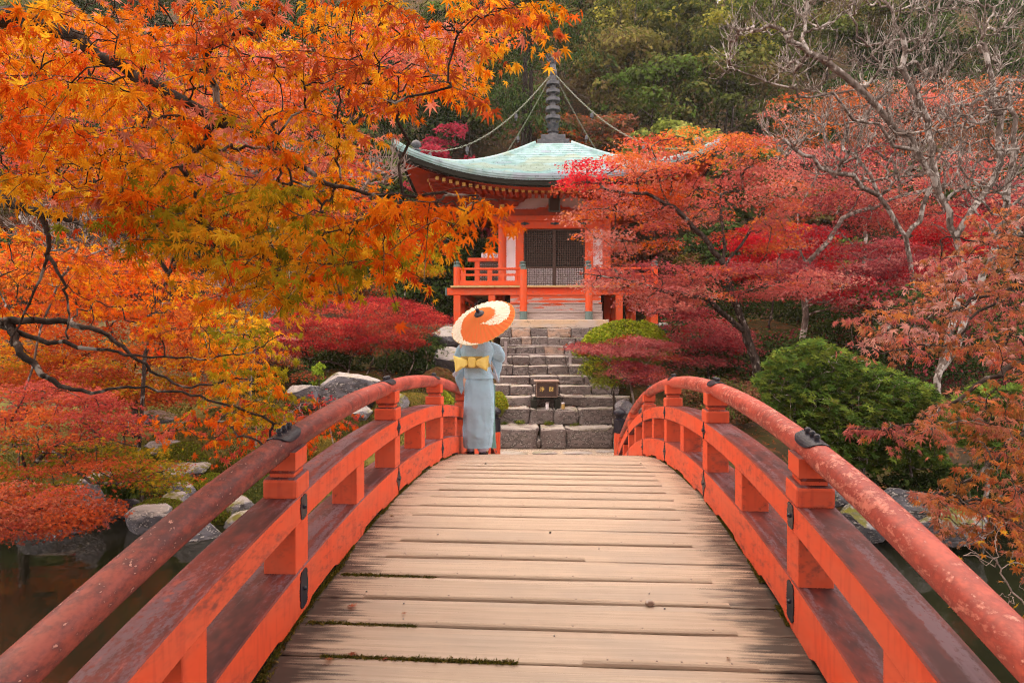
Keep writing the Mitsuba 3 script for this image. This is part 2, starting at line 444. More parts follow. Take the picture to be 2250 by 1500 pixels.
BR = thing('arched_bridge', 'vermilion arched wooden footbridge with plank deck and two curved railings', 'bridge')
Y_END = 12.75
pg = np.random.default_rng(3)
y = -2.9
k = 0
cleat_spec = {}
while y < 12.6:
    wdt = 0.236
    n = 15
    xs = np.linspace(-1.135 + pg.uniform(-.012, .012), 1.135 + pg.uniform(-.012, .012), n)
    ya, yb = y + 0.003, y + wdt - 0.004
    dz = pg.uniform(-.0035, .0035)
    tilt = pg.uniform(-.002, .002)
    ja = (meshkit.fbm(np.stack([xs * 3, xs * 0 + k, xs * 0], 1), 3) - .5) * .012
    jb = (meshkit.fbm(np.stack([xs * 3, xs * 0 + k + 70, xs * 0], 1), 3) - .5) * .012
    wz = (meshkit.fbm(np.stack([xs * 1.3, xs * 0 + k + 33, xs * 0], 1), 2) - .5) * .006
    za, zb = deck(ya) + dz + tilt * xs + wz, deck(yb) + dz + tilt * xs + wz
    c = .004
    A, B = ya + ja, yb + jb
    sec = np.stack([np.stack([A, za - .05], 1), np.stack([A, za - c], 1), np.stack([A + c, za], 1), np.stack([B - c, zb], 1), np.stack([B, zb - c], 1), np.stack([B, zb - .05], 1)], 1)
    rings = np.concatenate([np.broadcast_to(xs[:, None, None], (n, 6, 1)), sec], -1)
    put(BR, 'deck_plank', loft(rings), 'wood_plank')
    cy = y + wdt
    if 1.2 < cy < 6.6 and k % 11 not in (7,):
        x0, x1 = -0.86 + pg.uniform(-.03, .03), 0.86 + pg.uniform(-.03, .03)
        if abs(cy - 3.75) < 0.1:
            x1 = 0.22
        if abs(cy - 2.8) < 0.13:
            x0 = 0.18
        if abs(cy - 4.2) > 0.1:
            m = 9
            cx_ = np.linspace(x0, x1, m)
            cyv = cy + .017 + (meshkit.fbm(np.stack([cx_ * 2, cx_ * 0 + k, cx_ * 0], 1), 2) - .5) * .008
            zt = deck(cy + .02) + .006
            s6 = [(-.017, -.025), (-.017, .000), (-.010, .006), (.011, .0065), (.017, .001), (.017, -.025)]
            rg = np.stack([np.stack([cx_, cyv + a, zt + b + (cyv * 0)], 1) for a, b in s6], 1)
            cl = put(BR, 'cleat', loft(rg), 'wood_cleat')
            if cy < 5.2:
                nails = [xf(lathe([(0.0045, 0), (.004, .0025), (.0005, .003)], 6), lambda a, b, c2, q=q: (a + q, b + cy + .021, c2 + zt + .006)) for q in np.linspace(x0 + .1, x1 - .1, 6)]
                put(cl, 'nail_heads', join(nails), 'twig_pale', kind='stuff')
    y += wdt
    k += 1
N_PL = k


def strip(x0, x1, h0, h1, ya, yb, ch=.006, n=None, lift=None):
    """beam of rectangular section following the deck's curve"""
    n = n or max(3, int((yb - ya) / 0.14))
    ys = np.linspace(ya, yb, n)
    z = deck(ys)
    lo = h0 if lift is None else h0 + lift(ys)
    lo = np.broadcast_to(lo, ys.shape)
    x0, x1 = min(x0, x1), max(x0, x1)
    pr = [(x0 + ch, 0, 0), (x1 - ch, 0, 0), (x1, 0, ch), (x1, 1, -ch), (x1 - ch, 1, 0), (x0 + ch, 1, 0), (x0, 1, -ch), (x0, 0, ch)]
    rg = np.stack([np.stack([np.full_like(ys, a), ys, z + (lo if t == 0 else h1) + c], 1) for a, t, c in pr], 1)
    return loft(rg)


POSTS = [-2.47 + 1.85 * i for i in range(9)]          # ... 1.23, 3.08, 4.93 ...
HL, HM, HT, WI, WO, WH, HH, RR = 0.2165, 0.4319, 0.5601, 1.10, 1.268, 1.1825, 0.7868, 0.0565


def rounded(lo, hi, r, res=8):
    lo, hi = np.asarray(lo) + r, np.asarray(hi) - r
    return man(spheres_hull([(x, yy, z) for x in (lo[0], hi[0]) for yy in (lo[1], hi[1]) for z in (lo[2], hi[2])], r, res))


def wavy_plate(hh, ww, near):
    """iron fitting: tall wavy diamond with a boss, in the plane (along, up)"""
    t = np.linspace(0, 2 * np.pi, 48, endpoint=False)
    if near:
        xx, zz = np.sign(np.cos(t)) * np.abs(np.cos(t)) ** .45 * ww * .42, np.sign(np.sin(t)) * np.abs(np.sin(t)) ** .45 * hh * .5
        xx = xx * (1 + .09 * np.cos(t * 10))
        zz = zz * (1 + .03 * np.sin(t * 14))
    else:
        r = 1 / (np.abs(np.cos(t)) ** .8 + np.abs(np.sin(t)) ** .8) ** 1.25
        xx, zz = r * np.cos(t) * ww * .5, r * np.sin(t) * hh * .5
        xx = xx * (1 + .12 * np.cos(t * 8))
    return np.stack([xx, zz], 1)


for sd in (-1, 1):
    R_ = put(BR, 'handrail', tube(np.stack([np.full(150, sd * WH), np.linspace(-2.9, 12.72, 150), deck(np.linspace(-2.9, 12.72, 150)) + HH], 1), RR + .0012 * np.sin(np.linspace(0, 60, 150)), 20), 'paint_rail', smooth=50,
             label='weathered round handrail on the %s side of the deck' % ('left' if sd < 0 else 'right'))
    for i in range(len(POSTS) - 1):
        a, b = POSTS[i] + (.0018 if i else -.4), POSTS[i + 1] - .0018
        if i == len(POSTS) - 2:
            b = 12.7
        x_in, x_out = sd * WI, sd * WO
        feet = lambda ys, ph=i * 1.3: np.where(np.sin(ys * 2 * np.pi / 0.925 + ph) > 0.1, 0.022, -0.004)
        put(BR, 'lower_beam', strip(sd * WI, sd * (WO + .062), 0, HL, a, b, n=34, lift=feet), 'paint_beam')
        put(BR, 'middle_beam', strip(sd * WI, sd * WO, HM, HT, a, b), 'paint_beam')
    for i, py in enumerate(POSTS):
        if py > 12.4 or py < -2:
            continue
        z = deck(py)
        sl = float((deck(py + .05) - deck(py - .05)) / .1)
        shear = lambda m: (np.stack([m[0][:, 0], m[0][:, 1], m[0][:, 2] + sl * (m[0][:, 1] - py)], 1), m[1])
        xm = sd * 1.1795
        # short post between the beams (and one half way to the next)
        for q, yy in ((0, py), (1, py + .925)):
            if yy < 12.4:
                zz = deck(yy)
                s2 = float((deck(yy + .05) - deck(yy - .05)) / .1)
                pm = cbox((sd * (WI + .006), yy - .076, zz + HL - .03), (sd * (WO - .012), yy + .076, zz + HM + .02), .004)
                put(BR, 'short_post', pm, 'paint_beam')
        put(BR, 'bearing_block', shear(rounded((xm - .081, py - .084, z + HT - .01), (xm + .081, py + .084, z + HT + .088), .016)), 'paint_beam')
        nk = loft([[(xm + a * w, py + b * w, z + HT + h) for a, b in ((-1, -1), (1, -1), (1, 1), (-1, 1))] for w, h in ((.056, .086), (.056, .104), (.070, .122), (.070, .205))])
        put(BR, 'saddle_block', shear(nk), 'paint_beam')
        # iron saddle plate on the rail with three studs
        cz = lambda yy: deck(yy) + HH
        S, TH = np.linspace(-1, 1, 15), np.linspace(-1, 1, 13)
        pts = []
        for rr_ in (RR + .0065, RR + .001):
            g = []
            for s in S:
                wdt = math.sqrt(max(0.0, 1 - abs(s) ** 2.6)) * 1.12 + .02
                yy = py + s * .115 - .02
                g.append([(sd * WH + rr_ * math.sin(t * wdt), yy, cz(yy) + rr_ * math.cos(t * wdt)) for t in TH])
            pts.append(np.array(g))
        ring = np.concatenate([pts[0], pts[1][:, ::-1]], 1)
        cap = put(BR, 'rail_cap', loft(ring), 'iron')
        for s in (-.055, 0.0, .055):
            yy = py + s - .02
            st = lathe([(.010, -.004), (.0105, .008), (.0155, .010), (.0155, .017), (.011, .024), (.001, .028)], 10, (sd * WH, yy, cz(yy) + RR + .006))
            put(cap, 'stud', st, 'iron', smooth=40)
        near = py < 3.5
        for hgt, mid, ww in ((.108, (HM + HT) / 2, .085), (.170, .118, .10)):
            pl = wavy_plate(hgt * (1.0 if near else 1.12), ww * (1.0 if near else 1.25), near)
            v, f = extrude(pl, .005)
            x0 = sd * WI
            v = np.stack([x0 - sd * v[:, 2], py + v[:, 0], z + mid + v[:, 1] + sl * v[:, 0]], 1)
            b = lathe([(.011, 0), (.011, .004), (.006, .012), (.001, .014)], 8)
            bv = np.stack([x0 - sd * (b[0][:, 2] + .004), py + b[0][:, 0], z + mid + b[0][:, 1]], 1)
            put(BR, 'iron_fitting', join([(v, f), (bv, b[1])]), 'iron')
    # end post with onion-shaped iron cap
    ex, ey = sd * 1.17, 12.9
    zt = ZC - 1.77
    ep = put(BR, 'end_post', lathe([(.100, zt - 1.6), (.100, zt - .01), (.094, zt)], 20, (ex, ey, 0)), 'paint_beam', smooth=40)
    gb = [(.104, zt - .005), (.108, zt + .004), (.105, zt + .10), (.104, zt + .215), (.112, zt + .225), (.112, zt + .24), (.06, zt + .262), (.062, zt + .28), (.10, zt + .315), (.118, zt + .355), (.110, zt + .40), (.075, zt + .435), (.03, zt + .455), (.002, zt + .48)]
    put(ep, 'onion_cap', lathe(gb, 24, (ex, ey, 0)), 'iron', smooth=50)
for x in (-.95, 0, .95):
    put(BR, 'girder', strip(x - .11, x + .11, -.36, -.052, -2.9, 12.6, n=60), 'dark_wood')
for py in (0.6, 5.1, 9.6):
    for x in (-.95, .95):
        put(BR, 'pier_post', tube([(x, py, deck(py) - .3), (x, py, -1.2)], .11, 10), 'dark_wood', smooth=50)

# moss along both edges of the deck and in one open joint: tufts of tiny blades
mg = np.random.default_rng(12)


def tufts(P, size, cols, up=0.7, seed=0):
    """little upright three-cornered blades at P, one mesh; returns mesh and vertex colours"""
    g = np.random.default_rng(seed)
    n = len(P)
    a = g.uniform(0, 2 * np.pi, n)
    s = size * g.uniform(.5, 1.3, n)
    side = np.stack([np.cos(a), np.sin(a), 0 * a], 1)
    tip = np.stack([g.normal(0, .5, n), g.normal(0, .5, n), np.full(n, up)], 1)
    v = np.stack([P - side * s[:, None] * .3, P + side * s[:, None] * .3, P + tip * s[:, None]], 1).reshape(-1, 3)
    c = np.repeat(cols[g.integers(0, len(cols), n)] * g.uniform(.6, 1.3, (n, 1)), 3, 0)
    return (v, np.arange(3 * n).reshape(-1, 3)), c


ps = []
for sd in (-1, 1):
    n = 15000
    yy = mg.uniform(1.0, 8.0, n) ** 1.0
    w = .10 * np.clip(1.45 - yy / 3.0, .10, 1) * (0.25 + 1.2 * meshkit.fbm(np.stack([yy * 2.2, yy * 0 + sd, yy * 0], 1), 3)) * (1.35 if sd < 0 else .55)
    keep = meshkit.fbm(np.stack([yy * 5, yy * 0 + sd * 9, yy * 0], 1), 3) > (.34 if sd < 0 else .46)
    xx = sd * (1.105 - np.abs(mg.normal(0, .45, n)) * w)
    ps.append(np.stack([xx, yy, deck(yy) + .001], 1)[keep])
jx = mg.uniform(-1.0, .2, 2600)
jy = 2.85 + mg.normal(0, .006, 2600)
near_j = [yy for yy in np.arange(-2.9, 13, .236)]
jt = min(near_j, key=lambda q: abs(q - 2.83))
ps.append(np.stack([jx, jt + mg.normal(0, .006, 2600), deck(jt) + 0 * jx - .004], 1)[meshkit.fbm(np.stack([jx * 4, jx * 0, jx * 0], 1), 3) > .36])
for jt2 in (3.54, 3.08):
    jt = min(near_j, key=lambda q: abs(q - jt2))
    jx = mg.uniform(-1.05, -.55, 700)
    ps.append(np.stack([jx, jt + mg.normal(0, .008, 700), deck(jt) + 0 * jx], 1))
m_, c_ = tufts(np.vstack(ps), .016, np.array([[.085, .095, .015], [.14, .12, .02], [.06, .055, .015], [.17, .12, .03]]), seed=4)
k_ = thing('deck_moss', 'yellow green moss creeping along both edges of the plank deck', 'moss', kind='stuff')
scene[k_] = mikit.ply(m_, 'leaf_gloss', color=c_)

# ------------------------------------------------------------------ the setting: terrain, water, gravel


def terrain_h(r, d):
    """height over the eye at right r, depth d"""
    r, d = np.asarray(r, float), np.asarray(d, float)
    bay = 0.55 * np.sin(r * 0.9 + 1.0) + 0.9 * (meshkit.fbm(np.stack([r * .35, d * 0, d * 0 + 3], -1), 3) - .5) * 2
    dd = d - bay * np.clip((14 - d) / 4, 0, 1) * np.clip(np.abs(r - .4) - 1.5, 0, 1)
    h = np.interp(dd, [-12, -4, -2.2, -1, 8.5, 10.6, 11.6, 14, 16, 18, 20.0, 21.0, 27, 32, 60, 100], [-1.6, -1.9, -2.7, -4.2, -4.2, -3.6, -2.6, -1.75, -1.4, -1.2, -1.0, .2, .4, 1.2, 24.0, 58.0])
    bumps = (meshkit.fbm(np.stack([r * .5, d * .5, d * 0], -1), 4) - .5)
    h = h + bumps * np.clip((d - 9) * .2, 0, 1.0) * np.where(d > 30, 2.5, .9)
    bank_ = np.clip((np.abs(r) - 5.2) / .8, 0, 1) * np.clip((6.5 - d) / 1.5, 0, 1)
    h = np.where(d < 8, h * (1 - bank_) + -2.3 * bank_, h)
    h = h - np.clip((d - 40) / 20, 0, 1) * (d * .10) * np.exp(-((r / np.maximum(d, 1) - .27) / .10) ** 2)
    # landing and stairs
    near = np.clip(1 - (np.abs(r - .9) - 1.75) / .6, 0, 1)
    land = np.interp(d, [12.2, 15.2, 15.3, 21.2], [-2.56, -2.52, -2.6, -.1])
    t = near * np.clip((d - 12.0) / .5, 0, 1) * np.clip((22.5 - d) / .6, 0, 1)
    h = h * (1 - t) + land * t
    # the level court of the temple
    c = np.clip(1 - (np.abs(r - 1.4) - 3.9) / 1.2, 0, 1) * np.clip((d - 20.8) / .5, 0, 1) * np.clip((31 - d) / 2, 0, 1)
    return h * (1 - c) + .40 * c


def ground_at(r, d):
    return W(r, d, float(terrain_h(np.array([r]), np.array([d]))[0]))


gr = np.concatenate([np.linspace(-150, -14, 60), np.linspace(-13.5, 13.5, 150), np.linspace(14, 150, 60)])
gd = np.concatenate([np.linspace(-12, 8, 22), np.linspace(8.2, 24, 100), np.linspace(24.5, 100, 90)])
GR, GD = np.meshgrid(gr, gd)
V = np.stack([GR, GD, terrain_h(GR, GD)], -1).reshape(-1, 3)
i, j = np.meshgrid(np.arange(len(gd) - 1), np.arange(len(gr) - 1), indexing='ij')
a = i * len(gr) + j
fq = np.stack([a, a + 1, a + 1 + len(gr), a + len(gr)], -1).reshape(-1, 4)
fq = np.vstack([fq[:, [0, 1, 2]], fq[:, [0, 2, 3]]])
struct('ground', cam_frame((V, fq)), 'ground_soil', smooth=True)
wv = np.array([(-150, -14, 0), (150, -14, 0), (150, 13.4, 0), (-150, 13.4, 0)], float)
struct('pond_water', cam_frame((wv + [0, 0, -ZC], np.array([[0, 1, 2], [0, 2, 3]]))), 'water_mat')
# gravel landing between bridge and stairs
lr, ld = np.meshgrid(np.linspace(-1.2, 3.2, 30), np.linspace(12.45, 15.5, 22))
lv = np.stack([lr, ld, -2.475 + .03 * (meshkit.fbm(np.stack([lr * 3, ld * 3, lr * 0], -1), 3) - .5)], -1).reshape(-1, 3)
i, j = np.meshgrid(np.arange(21), np.arange(29), indexing='ij')
a = i * 30 + j
fl = np.stack([a, a + 1, a + 31, a + 30], -1).reshape(-1, 4)
struct('gravel_path', cam_frame((lv, np.vstack([fl[:, [0, 1, 2]], fl[:, [0, 2, 3]]]))), 'gravel_mat', smooth=True)
for q, (a, b, c, e) in enumerate(((-.35, .35, 14.45, 14.85), (.42, 1.0, 14.5, 14.8), (1.05, 1.75, 14.48, 14.82), (1.8, 2.3, 14.7, 15.0), (-.9, -.4, 14.5, 14.9))):
    put('gravel_path', 'paving_stone', cam_frame(super_block((a, c, -2.56), (b, e, -2.452), .5, .03, q + 90, 14, 7)), 'stone_step', smooth=60)

# ------------------------------------------------------------------ stone stairs
ST = thing('stone_stairs', 'steep flight of rough stone steps climbing to the temple', 'stairs')
COURSES = [  # depth of the face, height of the tread, left and right pixel column that bound it, mean stone width
    (15.20, -2.00, -2.50, 1060, 1420, .74), (15.90, -1.65, -2.02, 1070, 1415, .72), (16.50, -1.41, -1.68, 1078, 1385, .80), (17.10, -1.186, -1.44, 1084, 1360, .62),
    (17.70, -.98, -1.22, 1090, 1340, .60), (18.30, -.73, -1.02, 1094, 1335, .50), (18.90, -.504, -.76, 1094, 1335, .42), (19.50, -.234, -.53, 1096, 1335, .42),
    (20.10, .030, -.26, 1100, 1335, .36), (20.60, .300, 0.0, 1080, 1335, .46)]
JOINTS = [  # where stones meet along each course (pixel columns of the photograph), the rest at random
    [1084, 1181, 1188, 1243, 1348], [1084, 1164, 1217, 1271, 1358], [1100, 1168, 1234, 1290, 1352], [1088, 1120, 1173, 1230, 1300, 1345], [1095, 1165, 1228, 1285], [1096, 1114, 1126, 1162, 1203, 1251, 1290],
    [1096, 1125, 1164, 1200, 1243, 1256, 1290], [1115, 1133, 1177, 1197, 1240, 1256, 1290], [1120, 1146, 1168, 1204, 1229, 1264, 1290], [1100, 1123, 1166, 1203, 1255, 1296]]
sg = np.random.default_rng(5)
for ci, (d, zt, zb, p0, p1, wm) in enumerate(COURSES):
    xs = [(q - 1125) / F * d for q in [p0] + JOINTS[ci] + [p1] if p0 <= q <= p1]
    full = [xs[0]]
    for q in xs[1:]:
        while q - full[-1] > wm * 1.7 and (q == xs[-1] or full[-1] == xs[0]):
            full.append(full[-1] + wm * sg.uniform(.8, 1.2))
        if q - full[-1] > .05:
            full.append(q)
    for si, (x, xe) in enumerate(zip(full[:-1], full[1:])):
        dz, dy = sg.uniform(-.03, .006), sg.uniform(-.04, .03)
        mat = 'stone_warm' if (ci, round((x + xe) / 2 / d * F + 1125)) in [(9, 1229), (8, 1157), (9, 1144), (7, 1218), (6, 1145)] else 'stone_step'
        e = .17 if ci < 3 else .15
        zb_ = zb if not (ci == 0 and xe - x < .12) else zb + .02
        zt_ = zt + dz - (.25 if ci == 0 and xe - x < .12 else 0)
        put(ST, 'stone', cam_frame(super_block((x - .004, d + dy, zb_), (xe + .004, d + .80, zt_), e, .080 if ci < 3 else .040, ci * 31 + si, 24, 15)), mat, smooth=40)
# barrier: two grey posts with thin bars across the upper steps
BA = thing('step_barrier', 'low barrier of two grey wooden posts with thin bars across the upper steps', 'barrier')
for px in (1111, 1253):
    x = (px - 1125) / F * 18.75
    put(BA, 'post', cam_frame(cbox((x - .037, 18.71, -.76), (x + .037, 18.79, -.10), .008)), 'wood_grey')
    put(BA, 'footing', cam_frame(super_block((x - .085, 18.66, -.78), (x + .085, 18.84, -.70), .5, .01, 3)), 'stone_step', smooth=50)
for zz in (-.215, -.455):
    x0, x1 = (1111 - 1125) / F * 18.75, (1253 - 1125) / F * 18.75
    put(BA, 'bar', cam_frame(tube([(x0 + (x1 - x0) * t, 18.75 - .004, zz + .008 * math.sin(t * 5)) for t in np.linspace(0, 1, 7)], .014, 6)), 'wood_grey')

# ------------------------------------------------------------------ offering box with lettering, and two glass cups
OB = thing('offering_box', 'dark brown wooden offering box with two gold characters standing on the steps', 'offering box')
bd = 16.10
bx0, bx1 = (1177 - 1125) / F * bd, (1226 - 1125) / F * bd
bz0, bz1 = (HZ - 873) / F * bd, (HZ - 839) / F * bd
put(OB, 'body', cam_frame(cbox((bx0, bd, bz0), (bx1, bd + .34, bz1), .008)), 'box_wood')
put(OB, 'lid', cam_frame(cbox((bx0 - .035, bd - .045, bz1 + .001), (bx1 + .03, bd + .38, bz1 + .035), .008)), 'box_trim')
for a, b, c, e in ((bx0 + .012, bx0 + .026, bz0 + .026, bz1 - .02), (bx1 - .026, bx1 - .012, bz0 + .026, bz1 - .02), (bx0 + .012, bx1 - .012, bz0 + .010, bz0 + .024), (bx0 + .012, bx1 - .012, bz1 - .018, bz1 - .006)):
    put(OB, 'trim_strip', cam_frame(cbox((a, bd - .008, c), (b, bd + .01, e), .002)), 'box_trim')
for px in (1173.5, 1225.5):
    x = (px - 1125) / F * bd
    put(OB, 'leg', cam_frame(cbox((x - .062, bd - .03, -1.69), (x + .062, bd + .34, bz0 - .05), .01)), 'eave_dark')
put(OB, 'crosspiece', cam_frame(cbox((bx0 - .05, bd + .05, bz0 - .052), (bx1 + .07, bd + .30, bz0 - .002), .006)), 'eave_dark')
GLYPH = [  # strokes x0, y0, x1, y1, width in a unit square, y up
    [(.10, .92, .24, .82, .08), (.04, .66, .19, .57, .08), (.06, .08, .22, .36, .08), (.80, .98, .42, .88, .07), (.42, .84, .47, .72, .06), (.59, .84, .61, .72, .06), (.84, .86, .73, .72, .06),
     (.40, .66, .88, .66, .07), (.88, .66, .88, .36, .07), (.30, .51, 1.0, .51, .07), (.40, .36, .88, .36, .07), (.63, .68, .63, .04, .08), (.63, .04, .50, .10, .07)],
    [(.07, .95, .07, .28, .07), (.43, .95, .43, .28, .07), (.07, .95, .43, .95, .07), (.07, .73, .43, .73, .06), (.07, .51, .43, .51, .06), (.07, .28, .43, .28, .07), (.18, .26, .05, .06, .07), (.33, .26, .46, .06, .07),
     (.52, .70, 1.0, .70, .07), (.81, .97, .81, .06, .08), (.81, .06, .68, .12, .07), (.80, .68, .52, .28, .07)]]
for gi, (cx_, gl) in enumerate(((1191, GLYPH[0]), (1211.5, GLYPH[1]))):
    x0, s = (cx_ - 1125) / F * bd - .058, .116
    z0 = (HZ - 860.5) / F * bd
    ms = []
    for (a, b, c, e, w) in gl:
        p, q = np.array([a, b]), np.array([c, e])
        t = (q - p) / np.linalg.norm(q - p)
        nrm = np.array([-t[1], t[0]]) * w * .62
        o = np.array([p - nrm - t * .02, q - nrm + t * .02, q + nrm + t * .02, p + nrm - t * .02])
        lo_, hi_ = bd - .0045 - .0004 * len(ms) / 10, bd + .004
        ms.append(loft([[(x0 + s * u, y_, z0 + s * v) for u, v in o] for y_ in (lo_, hi_)]))
    put(OB, 'gold_character', cam_frame(join(ms)), 'gold')
for nm, px, mat, lab in (('glass_cup', 1202.5, 'paper_white', 'small lidded white cup under the offering box'), ('glass_cup', 1237.5, 'bamboo', 'small amber jar with a white lid beside the offering box')):
    x, dq = (px - 1125) / F * 15.98, 15.98
    zz = -1.665
    r_ = .038 if px < 1220 else .041
    cu = thing('lidded_cup' if px < 1220 else 'amber_jar', lab, 'cup' if px < 1220 else 'jar')
    put(cu, 'glass_body', cam_frame(lathe([(r_ * .92, zz), (r_, zz + .01), (r_, zz + .115), (r_ * .85, zz + .125)], 16, (x, dq, 0))), mat, smooth=40)
    put(cu, 'lid', cam_frame(lathe([(r_ * 1.05, zz + .124), (r_ * 1.08, zz + .13), (r_ * 1.06, zz + .15), (r_ * .5, zz + .154)], 16, (x, dq, 0))), 'wood_grey' if px < 1220 else 'paper_white', smooth=40)

# ------------------------------------------------------------------ the temple (its own axes: x right, y back from the door plane, z over the eye)
TH_ = 0.0365
TC, TS = math.cos(TH_), math.sin(TH_)


def tf(mesh):
    v, f = mesh
    v = np.asarray(v, float)
    return cam_frame((np.stack([1.459 + TC * v[:, 0] + TS * v[:, 1], 23.6 - TS * v[:, 0] + TC * v[:, 1], v[:, 2]], 1), f))


TE = thing('temple_hall', 'small vermilion temple hall with a curved green copper roof and tall bronze spire', 'temple')


def tb(name, lo, hi, mat='paint_temple', ch=.012, parent=None, label=None):
    return put(parent or TE, name, tf(cbox(np.array(lo, float), np.array(hi, float), ch)), mat, label=label)


def post(name, x, y, r, z0, z1, mat='paint_temple', parent=None, n=18):
    return put(parent or TE, name, tf(lathe([(r, z0), (r, z1)], n, (x, y, 0))), mat, smooth=40)


VZ = 1.70           # veranda floor
# platform slab and stone kerb
tb('stone_platform', (-4.1, -1.75, -.2), (4.1, 5.6, .44), 'stone_step', .04)
# posts under the floor
for y in (-1.2, 0.1, 3.8, 5.1):
    for x in (-3.22, -2.08, 2.08, 3.22):
        if y > 1 and abs(x) < 3:
            continue
        tb('floor_post', (x - .115, y - .115, .44), (x + .115, y + .115, VZ - .30))
for x in (-1.85, 1.85):
    post('under_pillar', x, .15, .14, .44, VZ - .07)
tb('under_wall', (-1.85, .9, .44), (1.85, .96, VZ - .1), 'dark_wood')
for s in (-1, 1):
    tb('cross_tie', (s * 3.22 - .05, -1.08, 1.05), (s * 3.22 + .05, 5.0, 1.20))
    tb('cross_tie', (s * 2.08 - .05, -1.08, .98), (s * 2.08 + .05, 3.6, 1.12))
# floor beams and floor planks
tb('floor_beam', (-3.55, -1.33, VZ - .30), (3.55, -1.07, VZ - .068))
tb('floor_beam', (-3.335, -1.06, VZ - .30), (-3.10, 5.3, VZ - .068))
tb('floor_beam', (3.10, -1.06, VZ - .30), (3.335, 5.3, VZ - .068))
for s in (-1, 1):
    tb('beam_cap', (s * 3.551, -1.345, VZ - .31), (s * 3.60, -1.055, VZ - .06), 'verdigris', .006)
fx = -3.42
q = 0
while fx < 3.40:
    w = min(.48 + .03 * ((q * 37) % 5 - 2), 3.42 - fx)
    tb('floor_plank', (fx + .004, -1.46 - .006 * (q % 3), VZ - .066), (fx + w - .004, 0.0, VZ), 'wood_yellow', .006)
    fx += w
    q += 1
for s in (-1, 1):
    for yy in np.arange(0.0, 5.4, .5):
        tb('floor_plank', (s * 1.95, yy + .004, VZ - .066), (s * 3.42, yy + .496, VZ - .001), 'wood_yellow', .006)
# veranda railing: cap posts, rails, little posts
GIB = [(.095, 0), (.10, .01), (.098, .10), (.085, .11), (.088, .125), (.055, .145), (.058, .16), (.092, .19), (.088, .225), (.05, .255), (.012, .275), (.002, .28)]


def cap_post(x, y, z0, z1, r=.098, foot=False, sc=1.0):
    p = post('railing_post', x, y, r, z0 + (.25 if foot else 0), z1)
    put(p, 'onion_cap', tf(lathe([(a * sc * r / .098, z1 + b * sc * .75) for a, b in GIB], 18, (x, y, 0))), 'verdigris', smooth=50)
    if foot:
        put(p, 'copper_foot', tf(lathe([(r * 1.10, z0), (r * 1.06, z0 + .02), (r * 1.04, z0 + .255), (r, z0 + .26)], 18, (x, y, 0))), 'verdigris', smooth=40)


def rail_run(p0, p1, n_small):
    p0, p1 = np.array(p0, float), np.array(p1, float)
    t = (p1 - p0) / np.linalg.norm(p1 - p0)
    nrm = np.array([-t[1], t[0]])
    L_ = np.linalg.norm(p1 - p0)

    def bar(name, a, b, w, za, zb):
        c = [p0 + t * a - nrm * w, p0 + t * b - nrm * w, p0 + t * b + nrm * w, p0 + t * a + nrm * w]
        put(TE, name, tf(loft([[(*k, z) for k in c] for z in (za, zb)])), 'paint_temple')
    put(TE, 'top_rail', tf(tube([(*(p0 + t * a), VZ + .555) for a in (0.05, L_ - .05)], .042, 10)), 'paint_temple', smooth=40)
    bar('middle_rail', .05, L_ - .05, .045, VZ + .325, VZ + .395)
    bar('base_rail', .05, L_ - .05, .06, VZ + .015, VZ + .165)
    for k in range(n_small):
        a = L_ * (k + .5) / n_small
        big = n_small > 4 and k in (n_small // 2, 0)
        w = .075 if big else .035
        bar('railing_stile', a - w, a + w, .04, VZ + .166, VZ + .324)
        if big:
            bar('railing_block', a - .08, a + .08, .05, VZ + .396, VZ + .512)


for s in (-1, 1):
    cap_post(s * 3.22, -1.30, VZ, VZ + .61, .112)
    cap_post(s * 1.065, -1.30, VZ, VZ + .61, .112)
    rail_run((s * 3.22, -1.30), (s * 1.065, -1.30), 5) if s < 0 else rail_run((1.065, -1.30), (3.22, -1.30), 5)
    rail_run((s * 3.22, -1.30), (s * 3.22, 1.2), 4)
# timber stair with newel posts
slx = (-1.46, 1.46)
tb('stone_threshold', (-1.60, -2.75, .305), (1.60, -2.05, .56), 'slab', .02, label='pale sandstone slab at the foot of the timber stair')
for i, (y0, z1) in enumerate(((-2.14, .83), (-1.88, 1.12), (-1.62, 1.41))):
    z0 = .56 if i == 0 else z1 - .285
    tb('stair_riser', (slx[0], y0, z0 + .004), (slx[1], y0 + .05, z1 - .05), 'wood_peel', .006)
    tb('stair_tread', (slx[0] - .012, y0 - .025, z1 - .046), (slx[1] + .012, y0 + .27, z1), 'wood_peel', .008)
for s in (-1, 1):
    cap_post(s * 1.02, -2.30, .565, 2.13, .112, foot=True, sc=.85)
# core: columns, doors, panels
COLX = [-1.825, -1.115, 1.115, 1.825]
post('round_column', -1.80, 0, .142, VZ, 4.02)
post('round_column', 1.80, 0, .142, VZ, 4.02)
for s in (-1, 1):
    post('round_column', s * 1.80, 3.7, .142, VZ, 4.02)
    tb('door_jamb', (s * 1.055, -.06, VZ), (s * 1.33, .10, 3.755), ch=.008)
    tb('plaster_panel', (s * 1.332, .0, VZ + .14), (s * 1.68, .04, 3.755), 'plaster', .002)
    tb('panel_sill', (s * 1.332, -.03, VZ), (s * 1.68, .08, VZ + .138))
    tb('side_wall', (s * 1.75, .14, VZ), (s * 1.80, 3.6, 4.0), 'plaster', .002)
    tb('side_rail', (s * 1.70, .14, 2.65), (s * 1.84, 3.6, 2.83))
tb('back_wall', (-1.8, 3.66, VZ), (1.8, 3.72, 4.9), 'plaster', .002)
tb('lintel', (-1.66, -.09, 3.757), (1.66, .11, 4.008))
tb('head_beam', (-2.12, -.15, 4.012), (2.12, .15, 4.20))
tb('upper_beam', (-1.95, -.08, 4.204), (1.95, .12, 4.44), 'paint_eave')
